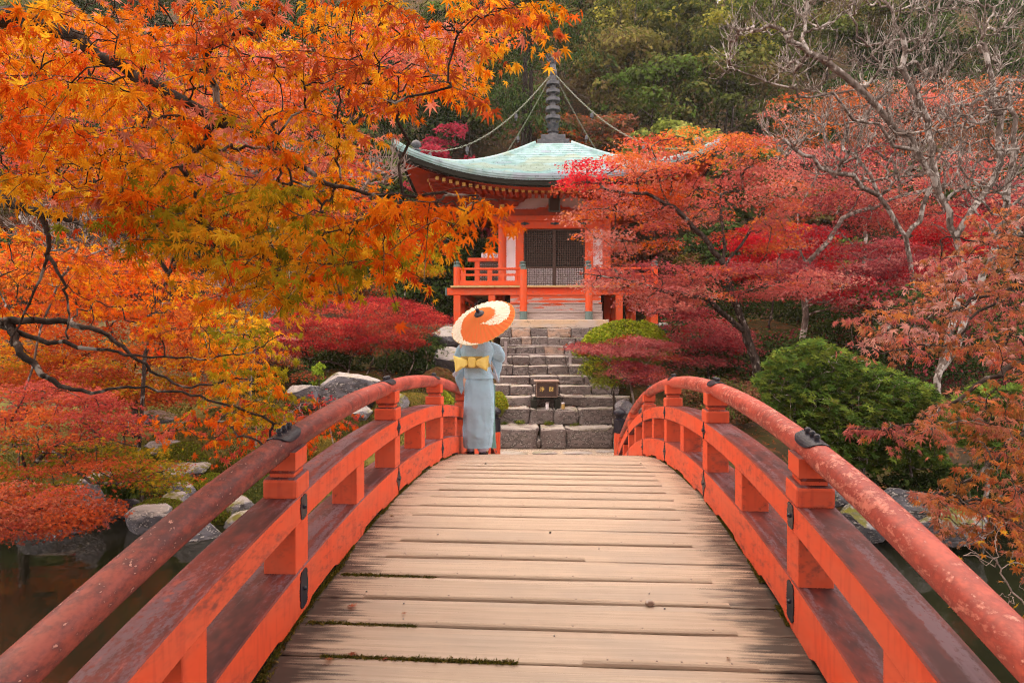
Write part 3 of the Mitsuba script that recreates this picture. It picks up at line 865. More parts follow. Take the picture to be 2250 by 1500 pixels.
for s in (-1, 1):
    tb('side_head_beam', (s * 1.66, .16, 4.012), (s * 1.94, 3.8, 4.20))
    tb('side_upper_wall', (s * 1.70, .14, 4.204), (s * 1.84, 3.7, 5.0), 'plaster', .002)
tb('threshold', (-1.05, -.05, VZ), (1.05, .10, VZ + .045), 'dark_wood', .006)
# two lattice doors: dark grid over dark boards above, white paper below
for s in (-1, 1):
    x0, x1 = (-1.052, -.012) if s < 0 else (.012, 1.052)
    zb, zt, zm = VZ + .05, 3.752, 2.44
    dv = put(TE, 'lattice_door', tf(cbox((x0 + .02, .065, zm), (x1 - .02, .08, zt - .01), 0)), 'eave_dark', label='%s leaf of the dark lattice door' % ('left' if s < 0 else 'right'))
    put(dv, 'paper_panel', tf(cbox((x0 + .02, .066, zb + .01), (x1 - .02, .081, zm - .001), 0)), 'paper_white')
    for nm, a, b, c, e in (('door_stile', x0, x0 + .05, zb, zt), ('door_stile', x1 - .05, x1, zb, zt), ('door_rail', x0 + .05, x1 - .05, zb, zb + .05), ('door_rail', x0 + .05, x1 - .05, zt - .06, zt), ('door_rail', x0 + .05, x1 - .05, zm - .025, zm + .025)):
        put(dv, nm, tf(cbox((a, -.005, c), (b, .06, e), .004)), 'dark_wood')
    nx = 12
    for k in range(1, nx):
        x = x0 + .05 + (x1 - x0 - .10) * k / nx
        put(dv, 'lattice_bar', tf(cbox((x - .010, .035, zb + .05), (x + .010, .064, zm - .025), 0)), 'dark_wood')
        put(dv, 'lattice_bar', tf(cbox((x - .0125, .028, zm + .025), (x + .0125, .064, zt - .06), 0)), 'dark_wood')
    for z0_, z1_, n in ((zb + .05, zm - .025, 8), (zm + .025, zt - .06, 15)):
        for k in range(1, n):
            z = z0_ + (z1_ - z0_) * k / n
            put(dv, 'lattice_bar', tf(cbox((x0 + .05, .032, z - .010), (x1 - .05, .058, z + .010), 0)), 'dark_wood')
tb('meeting_stile', (-.045, -.022, VZ + .05), (.045, -.006, 3.75), 'dark_wood', .004)
# iron ornaments on the lintel
for x in (-1.02, 0.02, 1.05):
    t = np.linspace(0, 2 * np.pi, 40, endpoint=False)
    o = np.stack([np.cos(t) * .145 * (1 + .15 * np.cos(4 * t)), np.sin(t) * .045 * (1 - .25 * np.cos(6 * t))], 1)
    v, f = extrude(o, .012)
    put(TE, 'iron_ornament', tf((np.stack([x + v[:, 0], -.094 - v[:, 2] + .006, 3.93 + v[:, 1]], 1), f)), 'iron')
for x in (-1.80, 1.80):
    put(TE, 'iron_ornament', tf(xf(lathe([(.05, 0), (.05, .01), (.02, .03), (.001, .034)], 14), lambda a, b, c: (x + a, -.152 - c, 4.11 + b))), 'iron')
# frieze: plaster with scrolled brackets, plaque in the middle
tb('frieze_plaster', (-1.75, .05, 4.442), (1.75, .10, 5.02), 'plaster', .002)
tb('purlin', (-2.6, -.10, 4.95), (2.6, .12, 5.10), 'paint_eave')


def bracket(xc, s):
    """stepped, scrolled bracket outline rising from a column"""
    pr = [(0, 0), (.10, .0), (.36, .02), (.42, .10), (.55, .12), (.60, .24), (.74, .26), (.80, .36), (.98, .38), (1.02, .52), (0, .52)]
    o = np.array([(xc + s * a, 4.44 + b) for a, b in pr])
    if s < 0:
        o = o[::-1]
    v, f = extrude(o, .12)
    return np.stack([v[:, 0], -.08 + v[:, 2], v[:, 1]], 1), f


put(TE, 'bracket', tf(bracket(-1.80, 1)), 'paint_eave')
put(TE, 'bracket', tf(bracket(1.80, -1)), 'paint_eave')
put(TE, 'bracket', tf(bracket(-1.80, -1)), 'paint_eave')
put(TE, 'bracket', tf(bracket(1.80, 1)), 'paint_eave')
fr = [(-.62, 4.442), (-.50, 4.50), (-.30, 4.49), (-.12, 4.70), (0, 4.76), (.12, 4.70), (.30, 4.49), (.50, 4.50), (.62, 4.442)]
v, f = extrude(np.array(fr), .09)
put(TE, 'frog_leg_strut', tf((np.stack([v[:, 0], -.05 + v[:, 2], v[:, 1]], 1), f)), 'paint_temple')
put(TE, 'bracket', tf(cbox((-.22, -.07, 4.80), (.22, .04, 4.95), .03)), 'paint_temple')
pk = put(TE, 'name_plaque', tf(cbox((-.16, -.155, 4.36), (.16, -.095, 4.84), .01)), 'dark_wood')
for a, b, c, e in ((-.20, -.16, 4.32, 4.88), (.16, .20, 4.32, 4.88), (-.16, .16, 4.32, 4.36), (-.16, .16, 4.84, 4.88)):
    put(pk, 'plaque_frame', tf(cbox((a, -.17, c), (b, -.09, e), .008)), 'verdigris')
for s in (-1, 1):
    put(TE, 'gilt_bracket_end', tf(cbox((s * 1.80 - .08, -.20, 4.24), (s * 1.80 + .08, -.155, 4.58), .01)), 'gold')
# side screen on the veranda, left: red posts, lattice of white paper, white strip with ring crests
SC_ = [(-2.62, .30)]
tb('screen_post', (-2.78, .24, VZ), (-2.60, .40, VZ + .97))
tb('screen_beam', (-3.02, .22, VZ + .972), (-1.95, .42, VZ + 1.10))
tb('screen_paper', (-2.60, .33, VZ + .02), (-1.95, .345, VZ + .90), 'paper_white', 0)
for k in range(1, 8):
    x = -2.60 + .65 * k / 8
    tb('screen_bar', (x - .022, .27, VZ), (x + .022, .325, VZ + .96), 'dark_wood', 0)
for k in range(0, 9):
    z = VZ + .05 + .88 * k / 8
    tb('screen_bar', (-2.60, .265, z - .022), (-1.95, .31, z + .022), 'dark_wood', 0)
wst = tb('crest_board', (-2.55, .28, VZ + 1.104), (-1.95, .36, VZ + 1.27), 'paper_white', .004)
for x in (-2.44, -2.18, -2.06):
    an = np.linspace(0, 2 * np.pi, 20)
    rg = tube([(x + .042 * math.cos(a), .274, VZ + 1.187 + .042 * math.sin(a)) for a in an], .007, 5, caps=False)
    dt = xf(lathe([(.014, 0), (.012, .006)], 8), lambda a, b, c: (x + a, .28 - c, VZ + 1.187 + b))
    put(wst, 'ring_crest', tf(join([rg, dt])), 'iron')

# roof: four concave slopes in stepped courses, turned-up corners
S_, Z_AP, WT = 4.85, 7.09, .60
YC = 1.93           # the roof's centre behind the door plane


def roof_z(u, v):
    return Z_AP - (Z_AP - 4.93) * (1 - (1 - v) ** 1.42) + .98 * np.abs(u) ** 2.4 * v**3


def roof_pt(side, u, v, dz=0.0):
    w = WT + (S_ - WT) * v
    a, b = u * w * (1 + .012 * v * np.abs(u) ** 4), -w * (1 + .03 * v * np.abs(u) ** 4)
    x, y = [(a, b), (-b, a), (-a, -b), (b, -a)][side]
    return np.stack([x + 0 * u, y + YC + 0 * u, roof_z(u, v) + dz], -1)


NC, NU = 27, 61
uu = np.linspace(-1, 1, NU)
vs_ = (np.linspace(0, 1, NC + 1)) ** .92
for side in range(4):
    rings = []
    for c in range(NC):
        rings.append(roof_pt(side, uu, vs_[c] + 0 * uu, 0.0))
        rings.append(roof_pt(side, uu, vs_[c + 1] + 0 * uu, .042))
    rings.append(roof_pt(side, uu, 1.0 + 0 * uu, -.035))
    V, Fc = loft(np.array(rings), caps=False, closed=False)
    put(TE, 'copper_slope', tf((V, Fc)), 'copper_roof')
    # copper fascia in two lifts, dark boards under it
    e0 = roof_pt(side, uu, .996 + 0 * uu, -.036)
    e1 = roof_pt(side, uu, .994 + 0 * uu, -.10)
    e2 = roof_pt(side, uu, .985 + 0 * uu, -.10)
    e3 = roof_pt(side, uu, .983 + 0 * uu, -.155)
    e4 = roof_pt(side, uu, .90 + 0 * uu, -.16)
    fa = put(TE, 'copper_eave', tf(loft(np.array([e0, e1, e2, e3, e4]), caps=False, closed=False)), 'copper_roof')
    g0 = roof_pt(side, uu, .978 + 0 * uu, -.157)
    g1 = roof_pt(side, uu, .968 + 0 * uu, -.30)
    g2 = roof_pt(side, uu, .945 + 0 * uu, -.305)
    g2b = roof_pt(side, uu, .935 + 0 * uu, -.36)
    put(TE, 'eave_board', tf(loft(np.array([g0, g1, g2, g2b]), caps=False, closed=False)), 'eave_dark')
    # soffit falls back from the eave to the wall head
    sw = [roof_pt(side, uu, t + 0 * uu, -.362) for t in (.94, .80)]
    sw[1][:, 2] = np.minimum(sw[1][:, 2], sw[0][:, 2] + .02)
    inner = roof_pt(side, uu, .36 + 0 * uu, 0.0)
    inner[:, 2] = 5.12
    sw.append(inner)
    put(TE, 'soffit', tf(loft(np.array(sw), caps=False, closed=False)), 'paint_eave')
    if side == 2:
        continue
    # two tiers of rafters; the outer ends are gilt
    nr = 37
    for k in range(nr):
        u = (k - (nr - 1) / 2) / ((nr - 1) / 2) * .93
        dirv = [(0, -1), (1, 0), (0, 1), (-1, 0)][side]
        for tier, (va, vb, da, db, tip) in enumerate(((.42, .80, -.11, -.46, True),)):
            a = roof_pt(side, np.array([u * .5 if tier == 0 else u]), np.array([va]))[0]
            b = roof_pt(side, np.array([u]), np.array([vb]), db - .02)[0]
            wv = u * (WT + (S_ - WT) * vb)
            sx = np.array([1.0, 0]) if side in (0, 2) else np.array([0, 1.0])
            b2 = b.copy()
            a2 = b.copy()
            a2[:2] = b[:2] - np.array(dirv) * (1.5 if tier == 0 else .8)
            a2[2] = b[2] + (.14 if tier == 0 else .03)
            hw = .055
            o = []
            for pnt in (a2, b2):
                o.append([(pnt[0] - sx[0] * hw, pnt[1] - sx[1] * hw, pnt[2] - .11), (pnt[0] + sx[0] * hw, pnt[1] + sx[1] * hw, pnt[2] - .11), (pnt[0] + sx[0] * hw, pnt[1] + sx[1] * hw, pnt[2]), (pnt[0] - sx[0] * hw, pnt[1] - sx[1] * hw, pnt[2])])
            if tier == 0 or side == 0:
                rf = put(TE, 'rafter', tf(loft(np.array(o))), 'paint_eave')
            if tip:
                tp = []
                for off, g in ((.002, .95), (.022, .95)):
                    c = b2 + np.array([dirv[0] * off, dirv[1] * off, -.05])
                    tp.append([(c[0] + sx[0] * hw * i_ * g, c[1] + sx[1] * hw * i_ * g, c[2] + .056 * j_) for i_, j_ in ((-1, -1), (1, -1), (1, 1), (-1, 1))])
                put(rf, 'gilt_end', tf(loft(np.array(tp))), 'gold')
# hip ridges with a ball ornament near each corner
for q, (sx, sy) in enumerate(((-1, -1), (1, -1), (1, 1), (-1, 1))):
    vv = np.linspace(.02, 1.0, 40)
    w = WT + (S_ - WT) * vv
    zz = roof_z(np.ones_like(vv), vv)
    o = []
    for a, b, c in zip(w, zz, vv):
        p = np.array([sx * a * 1.012, YC + sy * a * 1.012, b])
        nrm = np.array([-sx * sy * sx, sx * sy * sy * 1.0, 0]) / math.sqrt(2) if False else np.array([sy * -1.0 * sx * sx, sx * 1.0, 0.0]) / math.sqrt(2)
        hw = .085
        o.append([p - nrm * hw + [0, 0, -.03], p + nrm * hw + [0, 0, -.03], p + nrm * hw + [0, 0, .07], p + nrm * hw * .5 + [0, 0, .115], p - nrm * hw * .5 + [0, 0, .115], p - nrm * hw + [0, 0, .07]])
    put(TE, 'hip_ridge', tf(loft(np.array(o))), 'copper_roof')
    vb = .885
    wb = WT + (S_ - WT) * vb
    zb = float(roof_z(np.array([1.0]), np.array([vb]))[0]) + .10
    put(TE, 'ball_ornament', tf(lathe([(.13, zb), (.15, zb + .03), (.13, zb + .07), (.07, zb + .09), (.10, zb + .12), (.15, zb + .18), (.155, zb + .24), (.12, zb + .30), (.05, zb + .34), (.002, zb + .36)], 16, (sx * wb, YC + sy * wb, 0))), 'bronze', smooth=50)
# spire
sq = lambda h, z0, z1: tf(cbox((-h, YC - h, z0), (h, YC + h, z1), .012))
SPR = put(TE, 'spire_base', sq(.62, 7.03, 7.12), 'bronze', label='stepped square bronze base of the spire')
put(SPR, 'base_tier', sq(.585, 7.121, 7.25), 'bronze')
put(SPR, 'base_tier', sq(.45, 7.252, 7.46), 'bronze')
SF = 25.6 / F
zs = lambda py: (HZ - py) * SF
put(SPR, 'dome', tf(lathe([(.275, 7.461), (.27, 7.50), (.22, 7.56), (.15, 7.595), (.14, 7.63), (.22, 7.66), (.235, 7.70), (.16, 7.73)], 24, (0, YC, 0))), 'bronze', smooth=40)
# lotus petals
for tier, (n, r0, r1, z0, hgt, off) in enumerate(((8, .15, .36, 7.72, .26, 0), (8, .12, .25, 7.76, .32, .5))):
    for k in range(n):
        a = 2 * math.pi * (k + off) / n
        g = []
        for t in np.linspace(0, 1, 7):
            rr_ = r0 + (r1 - r0) * t**1.6
            w = .13 * math.sin(min(1, t * 1.0 + .25) * math.pi) ** .7 + .005
            g.append([(rr_ * math.cos(a + w * s / max(rr_, .1) * 1.0) * (1 - .05 * abs(s)), YC + rr_ * math.sin(a + w * s / max(rr_, .1)), z0 + hgt * t) for s in (-1, -.5, 0, .5, 1)] +
                     [((rr_ - .02) * math.cos(a + w * s / max(rr_, .1)), YC + (rr_ - .02) * math.sin(a + w * s / max(rr_, .1)), z0 + hgt * t) for s in (1, .5, 0, -.5, -1)])
        put(SPR, 'lotus_petal', tf(loft(np.array(g))), 'bronze', smooth=50)
put(TE, 'spire_shaft', tf(lathe([(.15, 7.7), (.105, zs(262)), (.105, zs(178)), (.115, zs(176)), (.12, zs(170))], 18, (0, YC, 0))), 'bronze', smooth=40)
for py, r in ((183.5, .245), (201.5, .255), (219.5, .265), (239, .272), (258.5, .278)):
    z = zs(py)
    put(TE, 'spire_ring', tf(lathe([(.10, z - .11), (r * .95, z - .125), (r, z - .12), (r, z - .005), (r * .97, z + .004), (.10, z + .02)], 28, (0, YC, 0))), 'bronze', smooth=30)
z = zs(161)
put(TE, 'spire_ball', tf(lathe([(.125, z - .16), (.14, z - .13), (.155, z - .06), (.155, z + .02), (.14, z + .08), (.115, z + .11), (.11, z + .26), (.118, z + .27)], 20, (0, YC, 0))), 'bronze', smooth=40)
z = zs(137)
jb_ = put(TE, 'flaming_jewel', tf(lathe([(.118, z - .13), (.14, z - .10), (.165, z - .03), (.165, z + .03), (.13, z + .09), (.07, z + .12), (.015, z + .16), (.004, z + .26)], 20, (0, YC, 0))), 'bronze', smooth=50)
for ring_, (n, lean) in enumerate(((18, .95), (14, .6), (10, .3))):
    for k in range(n):
        a = 2 * math.pi * (k + ring_ * .5) / n
        pts = []
        for t in np.linspace(0, 1, 5):
            rr_ = .15 + .155 * lean * t + .03 * math.sin(t * 3)
            pts.append((rr_ * math.cos(a), YC + rr_ * math.sin(a), z - .05 + (.13 + .15 * (1 - lean) + .1) * t))
        put(jb_, 'flame_ray', tf(tube(pts, [.011, .010, .009, .006, .002], 5)), 'bronze')
# chains with wind bells from the spire to the four corners
for q, (sx, sy) in enumerate(((-1, -1), (1, -1), (1, 1), (-1, 1))):
    A = np.array([sx * .12, YC + sy * .12, zs(172)])
    wc = S_ * .955
    B = np.array([sx * wc, YC + sy * wc, float(roof_z(np.array([1.0]), np.array([.95]))[0]) + .12])
    n = 64
    T_ = np.linspace(0, 1, n)
    P = A + (B - A) * T_[:, None]
    P[:, 2] -= 4 * T_ * (1 - T_) * .98 * (1 + .35 * (T_ - .5))
    tr = []
    for k in range(n - 1):
        m_, d_ = (P[k] + P[k + 1]) / 2, P[k + 1] - P[k]
        L_ = np.linalg.norm(d_)
        d_ /= L_
        side_ = np.cross(d_, [0, 0, 1.0])
        side_ /= np.linalg.norm(side_)
        b_ = np.cross(side_, d_) if k % 2 else side_
        an = np.linspace(0, 2 * np.pi, 9)[:-1]
        ring = np.array([m_ + d_ * L_ * .60 * math.cos(a) + b_ * .022 * math.sin(a) for a in an])
        ring = np.vstack([ring, ring[:1]])
        tr.append(tube(ring, .0072, 4, caps=False))
    ck = put(TE, 'spire_chain', tf(join(tr)), 'chain_metal')
    for t in (.28, .62, .86):
        p = P[int(t * (n - 1))]
        bl = [(.004, -.06), (.02, -.055), (.045, -.075), (.055, -.11), (.058, -.19), (.075, -.215), (.072, -.218), (.05, -.19), (.012, -.10), (.012, -.26), (.03, -.30), (.002, -.32)]
        bell = lathe([(a, p[2] + b) for a, b in bl], 12, (p[0], p[1], 0))
        put(ck, 'wind_bell', tf(join([bell, tube([p, p + [0, 0, -.06]], .006, 4)])), 'bronze', smooth=40)

# ------------------------------------------------------------------ the person in a kimono, seen from behind, and the parasol
PD = 8.02
pr_ = lambda px: (px - 1125) / F * PD
pz_ = lambda py: (HZ - py) / F * PD
PE = thing('person', 'person seen from behind in a pale blue kimono with a yellow bow', 'person')
fz = float(deck(8.02)) - ZC          # deck under the feet
xc = pr_(1047)


def bone(pts, rs):
    out = []
    for k in range(len(pts) - 1):
        out.append(spheres_hull([pts[k], pts[k + 1]], [rs[k], rs[k + 1]], 16))
    return out


GRIP = np.array([pr_(1100), PD + .26, pz_(790)])       # where the shaft is held
hd = np.array([xc + .015, PD + .03, pz_(716)])
parts = bone([(xc, PD, pz_(815)), (xc, PD, pz_(780)), (xc, PD + .01, pz_(762))], [.125, .13, .12])
parts += bone([(xc - .15, PD, pz_(762)), (xc + .15, PD, pz_(762))], [.055, .055])
parts += bone([(xc, PD + .005, pz_(757)), hd + [0, -.005, -.06]], [.055, .05])
parts += [spheres_hull([hd, hd + [0, .035, -.075], hd + [0, -.03, .02]], [.09, .06, .092], 18)]
parts += [spheres_hull([hd + [0, .10, -.03], hd + [0, .085, .0]], [.014, .01], 8)]                     # nose
for s in (-1, 1):
    parts += [spheres_hull([hd + [s * .088, .0, -.02], hd + [s * .09, -.005, .012]], [.016, .018], 8)]  # ears
el = {1: np.array([pr_(1096), PD + .03, pz_(784)]), -1: np.array([pr_(1008), PD + .05, pz_(788)])}
ha = {1: GRIP + [-.02, -.03, -.03], -1: GRIP + [-.10, -.02, -.10]}
for s in (-1, 1):
    parts += bone([(xc + s * .15, PD, pz_(762)), el[s], ha[s]], [.036, .028, .022])
    # palm and five fingers closing round the shaft (or hanging, left)
    h = ha[s]
    parts += [spheres_hull([h, h + [0, .03, .035], h + [.02 * s, .02, .03]], [.022, .018, .016], 10)]
    for k in range(4):
        b = h + np.array([-.012 * s, .035, .005 + .017 * k])
        parts += bone([b, b + [s * .022, .028, .003], b + [s * .045, .008, 0], b + [s * .035, -.012, 0]], [.0085, .008, .0075, .0065])
    parts += bone([h + [s * .01, .0, .045], h + [s * .038, .005, .06], h + [s * .05, .02, .07]], [.0095, .009, .008])
for s, dy, tx in ((-1, .03, -.03), (1, -.02, .06)):
    kx = xc + s * .075
    ank = np.array([xc + s * .058 - .005, PD + dy, fz + .115])
    parts += bone([(xc + s * .075, PD, pz_(835)), (kx * .5 + ank[0] * .5, PD + .02, fz + .50), ank], [.085, .058, .036])
    parts += bone([ank + [0, -.02, -.045], ank + [tx * .5 + .01 * s, .08, -.065], ank + [tx, .15, -.075]], [.032, .03, .022])
put(PE, 'body', cam_frame(smooth_union(parts, .022, 6)), 'skin', smooth=True)
# socks: close skins over feet and ankles; sandals beneath
for s, dy, tx in ((-1, .03, -.03), (1, -.02, .06)):
    ank = np.array([xc + s * .058 - .005, PD + dy, fz + .115])
    sk = bone([ank + [0, 0, .07], ank + [0, -.005, -.02], ank + [0, -.02, -.042], ank + [tx * .5 + .01 * s, .08, -.060], ank + [tx, .155, -.070]], [.043, .042, .038, .036, .027])
    put(PE, 'sock', cam_frame(smooth_union(sk, .016, 5)), 'sock_white', smooth=True)
    t = np.linspace(0, 2 * np.pi, 28, endpoint=False)
    ol = np.stack([ank[0] + tx * .45 + np.sin(t) * .046 + tx * .45 * np.cos(t), ank[1] + .045 + .125 * np.cos(t)], 1)
    sd_ = loft([np.c_[ol, np.full(28, fz + z)] for z in (.002, .006, .026, .030)])
    sn = put(PE, 'sandal', cam_frame(sd_), 'sandal_dark', smooth=30)
    strap = [tube([ank + [tx * .45 + q * .045, .045, -.085], ank + [tx * .55 + q * .03, .085, -.035], ank + [tx * .8, .125, -.045]], .007, 6) for q in (-1, 1)]
    put(sn, 'strap', cam_frame(join(strap)), 'obi_cloth')
# hair: close cap with a low bun
put(PE, 'hair', cam_frame(smooth_union([spheres_hull([hd + [0, -.035, .03], hd + [0, .02, .045], hd + [0, -.055, -.02], hd + [.06, -.02, .0], hd + [-.06, -.02, .0]], [.082, .075, .06, .045, .045], 16), spheres_hull([hd + [0, -.115, -.03], hd + [0, -.10, -.02]], [.052, .05], 14)], .02, 4)), 'hair', smooth=True)


def robe(levels, n=56, fold=.010, seed=0, top_open=True):
    """levels: (row in the photograph, left and right edge there, half depth, depth shift); smooth skin with soft hanging folds"""
    lv = np.array(levels, float)
    zz = np.linspace(lv[0, 0], lv[-1, 0], max(12, int(abs(lv[0, 0] - lv[-1, 0]) / 5)))
    o = np.argsort(lv[:, 0])
    it = [np.interp(zz, lv[o, 0], lv[o, k]) for k in range(1, 5)]
    an = np.linspace(0, 2 * np.pi, n, endpoint=False)
    rings = []
    for py, a, b, dp, sh in zip(zz, *it):
        x0, x1 = pr_(a), pr_(b)
        cx_, hx = (x0 + x1) / 2, (x1 - x0) / 2
        c, s = np.cos(an), np.sin(an)
        e = .82
        ux, uy = np.sign(c) * np.abs(c) ** e, np.sign(s) * np.abs(s) ** e
        q = np.stack([ux * 2.2 + seed, uy * 2.2, np.full(n, py * .006)], 1)
        f = (meshkit.fbm(q * 1.6, 3, seed) - .5) * 2 * fold + (meshkit.fbm(np.stack([ux * 3, uy * 3, np.full(n, py * .05)], 1), 3, seed + 4) - .5) * fold * .9
        rings.append(np.stack([cx_ + ux * (hx + f), PD + sh + uy * (dp + f), np.full(n, pz_(py))], 1))
    return loft(np.array(rings))


skirt = [(828, 1023, 1083.5, .135, 0), (845, 1020.5, 1085, .145, 0), (880, 1018.5, 1085.5, .15, .0), (920, 1017.5, 1085, .15, .01), (955, 1017, 1083, .145, .01), (975, 1018, 1081, .14, .015), (982.0, 1018.5, 1080.5, .14, .015)]
KM = put(PE, 'kimono_skirt', cam_frame(robe(skirt, fold=.022, seed=2)), 'kimono_cloth', smooth=60)
over = [(803, 1018, 1077, .128, 0), (815, 1020.5, 1080, .14, 0), (826, 1021.0, 1085.5, .152, 0), (830.5, 1021, 1086, .154, 0)]
put(PE, 'kimono_fold', cam_frame(robe(over, fold=.007, seed=4)), 'kimono_cloth', smooth=60)
top = [(734, 1038, 1060, .072, .0), (741, 1033, 1066, .082, .0), (747, 1027, 1071, .092, .0), (753, 1020, 1079, .10, .0), (760, 1013, 1085.5, .105, .005), (770, 1011.5, 1087, .125, 0), (782, 1014, 1083, .13, 0), (793, 1018, 1079, .128, 0), (803, 1018, 1077, .126, 0)]
put(PE, 'kimono_bodice', cam_frame(robe(top, fold=.018, seed=7)), 'kimono_cloth', smooth=60)
# collar standing off the nape
put(PE, 'collar', cam_frame(tube([(xc + .075 * math.sin(a), PD + .03 - .085 * math.cos(a), pz_(742) - .03 * (1 - math.cos(a))) for a in np.linspace(-2.2, 2.2, 15)], .018, 8)), 'kimono_lining', smooth=50)
# back seam and the overlapping front flap seen past the right side
fl = []
for py, a, b in ((846, 1081, 1087.5), (890, 1081, 1087), (930, 1080, 1087), (965, 1080, 1088), (985, 1079, 1090), (987, 1079, 1090)):
    z = pz_(py)
    fl.append([(pr_(a), PD + .06, z), (pr_(b), PD + .085, z), (pr_(b) + .002, PD + .095, z), (pr_(a), PD + .10, z)])
put(PE, 'front_flap', cam_frame(loft(np.array(fl))), 'kimono_teal', smooth=30)
# sleeves: a bag hanging from each bent arm


def bag(layers, mat, name, seed):
    """layers: outlines of points (px, py, depth offset, radius) hulled one by one and merged"""
    ms = [spheres_hull([(pr_(a), PD + d, pz_(b)) for a, b, d, r in L], [r for *_, r in L], 12) for L in layers]
    v, f = smooth_union(ms, .02, 7)
    v = v + (meshkit.fbm(v * 9 + seed, 3, seed)[:, None] - .5) * .035 * np.array([1, 1, .25])
    return put(PE, name, cam_frame((v, f)), mat, smooth=True)


bag([[(1079, 760, 0, .05), (1092, 766, .02, .055), (1101, 779, .03, .045)], [(1092, 766, .02, .05), (1103, 781, .03, .045), (1098, 790, .04, .04), (1080, 775, .0, .045)],
     [(1102, 782, .05, .038), (1097, 795, .06, .03), (1090, 785, .03, .03), (1104, 790, .16, .03)],
     [(1100, 786, .05, .022), (1085, 784, .03, .02), (1084, 806, .03, .014), (1096, 800, .05, .016), (1095, 838, .02, .010), (1088, 822, .02, .010)]], 'kimono_cloth', 'sleeve', 3)
bag([[(1020, 760, 0, .05), (1010, 768, .02, .05), (1005, 785, .04, .042)], [(1006, 778, .03, .045), (1005, 795, .05, .04), (1015, 785, .02, .045)],
     [(1006, 788, .05, .024), (1018, 792, .03, .02), (1001, 822, .03, .014), (1018, 818, .02, .014), (1004, 842, .0, .010), (1015, 864, -.02, .008), (1021, 845, .0, .010)]], 'kimono_cloth', 'sleeve', 9)
# paler linings at the sleeve openings
for pts in ([(1079, 795, -.02), (1086, 806, -.03), (1091, 825, -.02), (1097, 841, .02), (1083, 818, -.02), (1073, 813, -.03)], [(1013, 801, -.03), (1006, 812, -.03), (995, 822, .0), (1000, 828, .0), (1009, 815, -.03)]):
    ms = [spheres_hull([(pr_(a), PD + d - .035, pz_(b)) for a, b, d in pts[i:i + 3]], .006, 8) for i in range(len(pts) - 2)]
    put(PE, 'sleeve_lining', cam_frame(smooth_union(ms, .02, 3)), 'kimono_lining', smooth=True)
# obi and bow
ob = [(782, 1012.5, 1078, .137, 0), (783, 1012, 1078.5, .140, 0), (806, 1017, 1077.5, .140, 0), (807.5, 1017.5, 1077, .137, 0)]
OBI = put(PE, 'obi', cam_frame(robe(ob, fold=.003, seed=1)), 'obi_band', smooth=60)


def loop(side):
    """one puffed loop of the bow: narrow at the knot, broad and folded outside"""
    rings = []
    for t in np.linspace(0, 1, 14):
        x = 1036.5 + side * (6 + 28.5 * t) if side < 0 else 1040.5 + side * (6 + 26.5 * t)
        cy = 795.5 + (2.5 if side < 0 else 1.5) * t
        hh = 4.5 + (13.5 if side < 0 else 13) * t**.9
        tk = .022 + .045 * math.sin(min(1, t * 1.15) * math.pi) ** .8
        sk = -(4.5 if side < 0 else 3.5) * t**2 * side
        ring = []
        for a in np.linspace(0, 2 * np.pi, 22, endpoint=False):
            c, s = math.cos(a), math.sin(a)
            yy = np.sign(s) * abs(s) ** .6
            xx = np.sign(c) * abs(c) ** .8
            dent = .012 * math.exp(-((yy - .1) / .25) ** 2) * (1 - t) * (1 if c < 0 else 0)
            ring.append((pr_(x - sk * (yy * .55 + .1)), PD - .165 + xx * tk + dent - .012 * t, pz_(cy - yy * hh)))
        rings.append(ring)
    v, f = loft(np.array(rings))
    v = v + (meshkit.fbm(v * 16, 3, 5 + side)[:, None] - .5) * .012
    return v, f


for s in (-1, 1):
    put(OBI, 'bow_loop', cam_frame(loop(s)), 'obi_cloth', smooth=50)
kn = man(spheres_hull([(pr_(1035.5), PD - .185, pz_(788)), (pr_(1042), PD - .185, pz_(788.5)), (pr_(1035), PD - .18, pz_(801.5)), (pr_(1042.5), PD - .18, pz_(801))], .026, 14))
put(OBI, 'bow_knot', cam_frame(kn), 'obi_cloth', smooth=True)

# parasol
UM = thing('paper_parasol', 'orange paper parasol with a white spiral band held open behind the head', 'parasol')
ax = np.array([-.334, -.58, .742])
ax /= np.linalg.norm(ax)
uc = np.array([(1061.5 - 1125) / F * 7.92, 7.92, (HZ - 708) / F * 7.92])      # centre of the rim
e1 = np.cross(ax, [0, 1.0, 0])
e1 /= np.linalg.norm(e1)
if e1[0] < 0:
    e1 = -e1
e2 = np.cross(ax, e1)
if e2[2] < 0:
    e2 = -e2
R0, HGT = .396, .15
NR = 36
rows = np.linspace(0.02, 1, 22)
nth = NR * 4
an = math.radians(250) - np.linspace(0, 2 * np.pi, nth + 1)
rings, uvs = [], []
for q in rows:
    fold_ = .010 * q * np.cos(an * NR) + 0
    rad = R0 * q * (1 - .012 * q * (1 - np.cos(an * NR)) * .5)
    hh = HGT * (1 - q) + fold_ * .5 - .012 * math.sin(q * math.pi) * 0
    rings.append(uc + (rad * np.cos(an))[:, None] * e1 + (rad * np.sin(an))[:, None] * e2 + hh[:, None] * ax)
    # turns clockwise in the picture from the lower left
    t = np.linspace(0, 1, nth + 1)
    uvs.append(np.stack([t, np.full_like(an, q)], 1))
V, Fc = loft(np.array(rings), caps=False, closed=False)
scene[numbered(UM + '__canopy')] = mikit.ply(cam_frame((V, Fc)), 'parasol_paper', True, uv=np.concatenate(uvs))
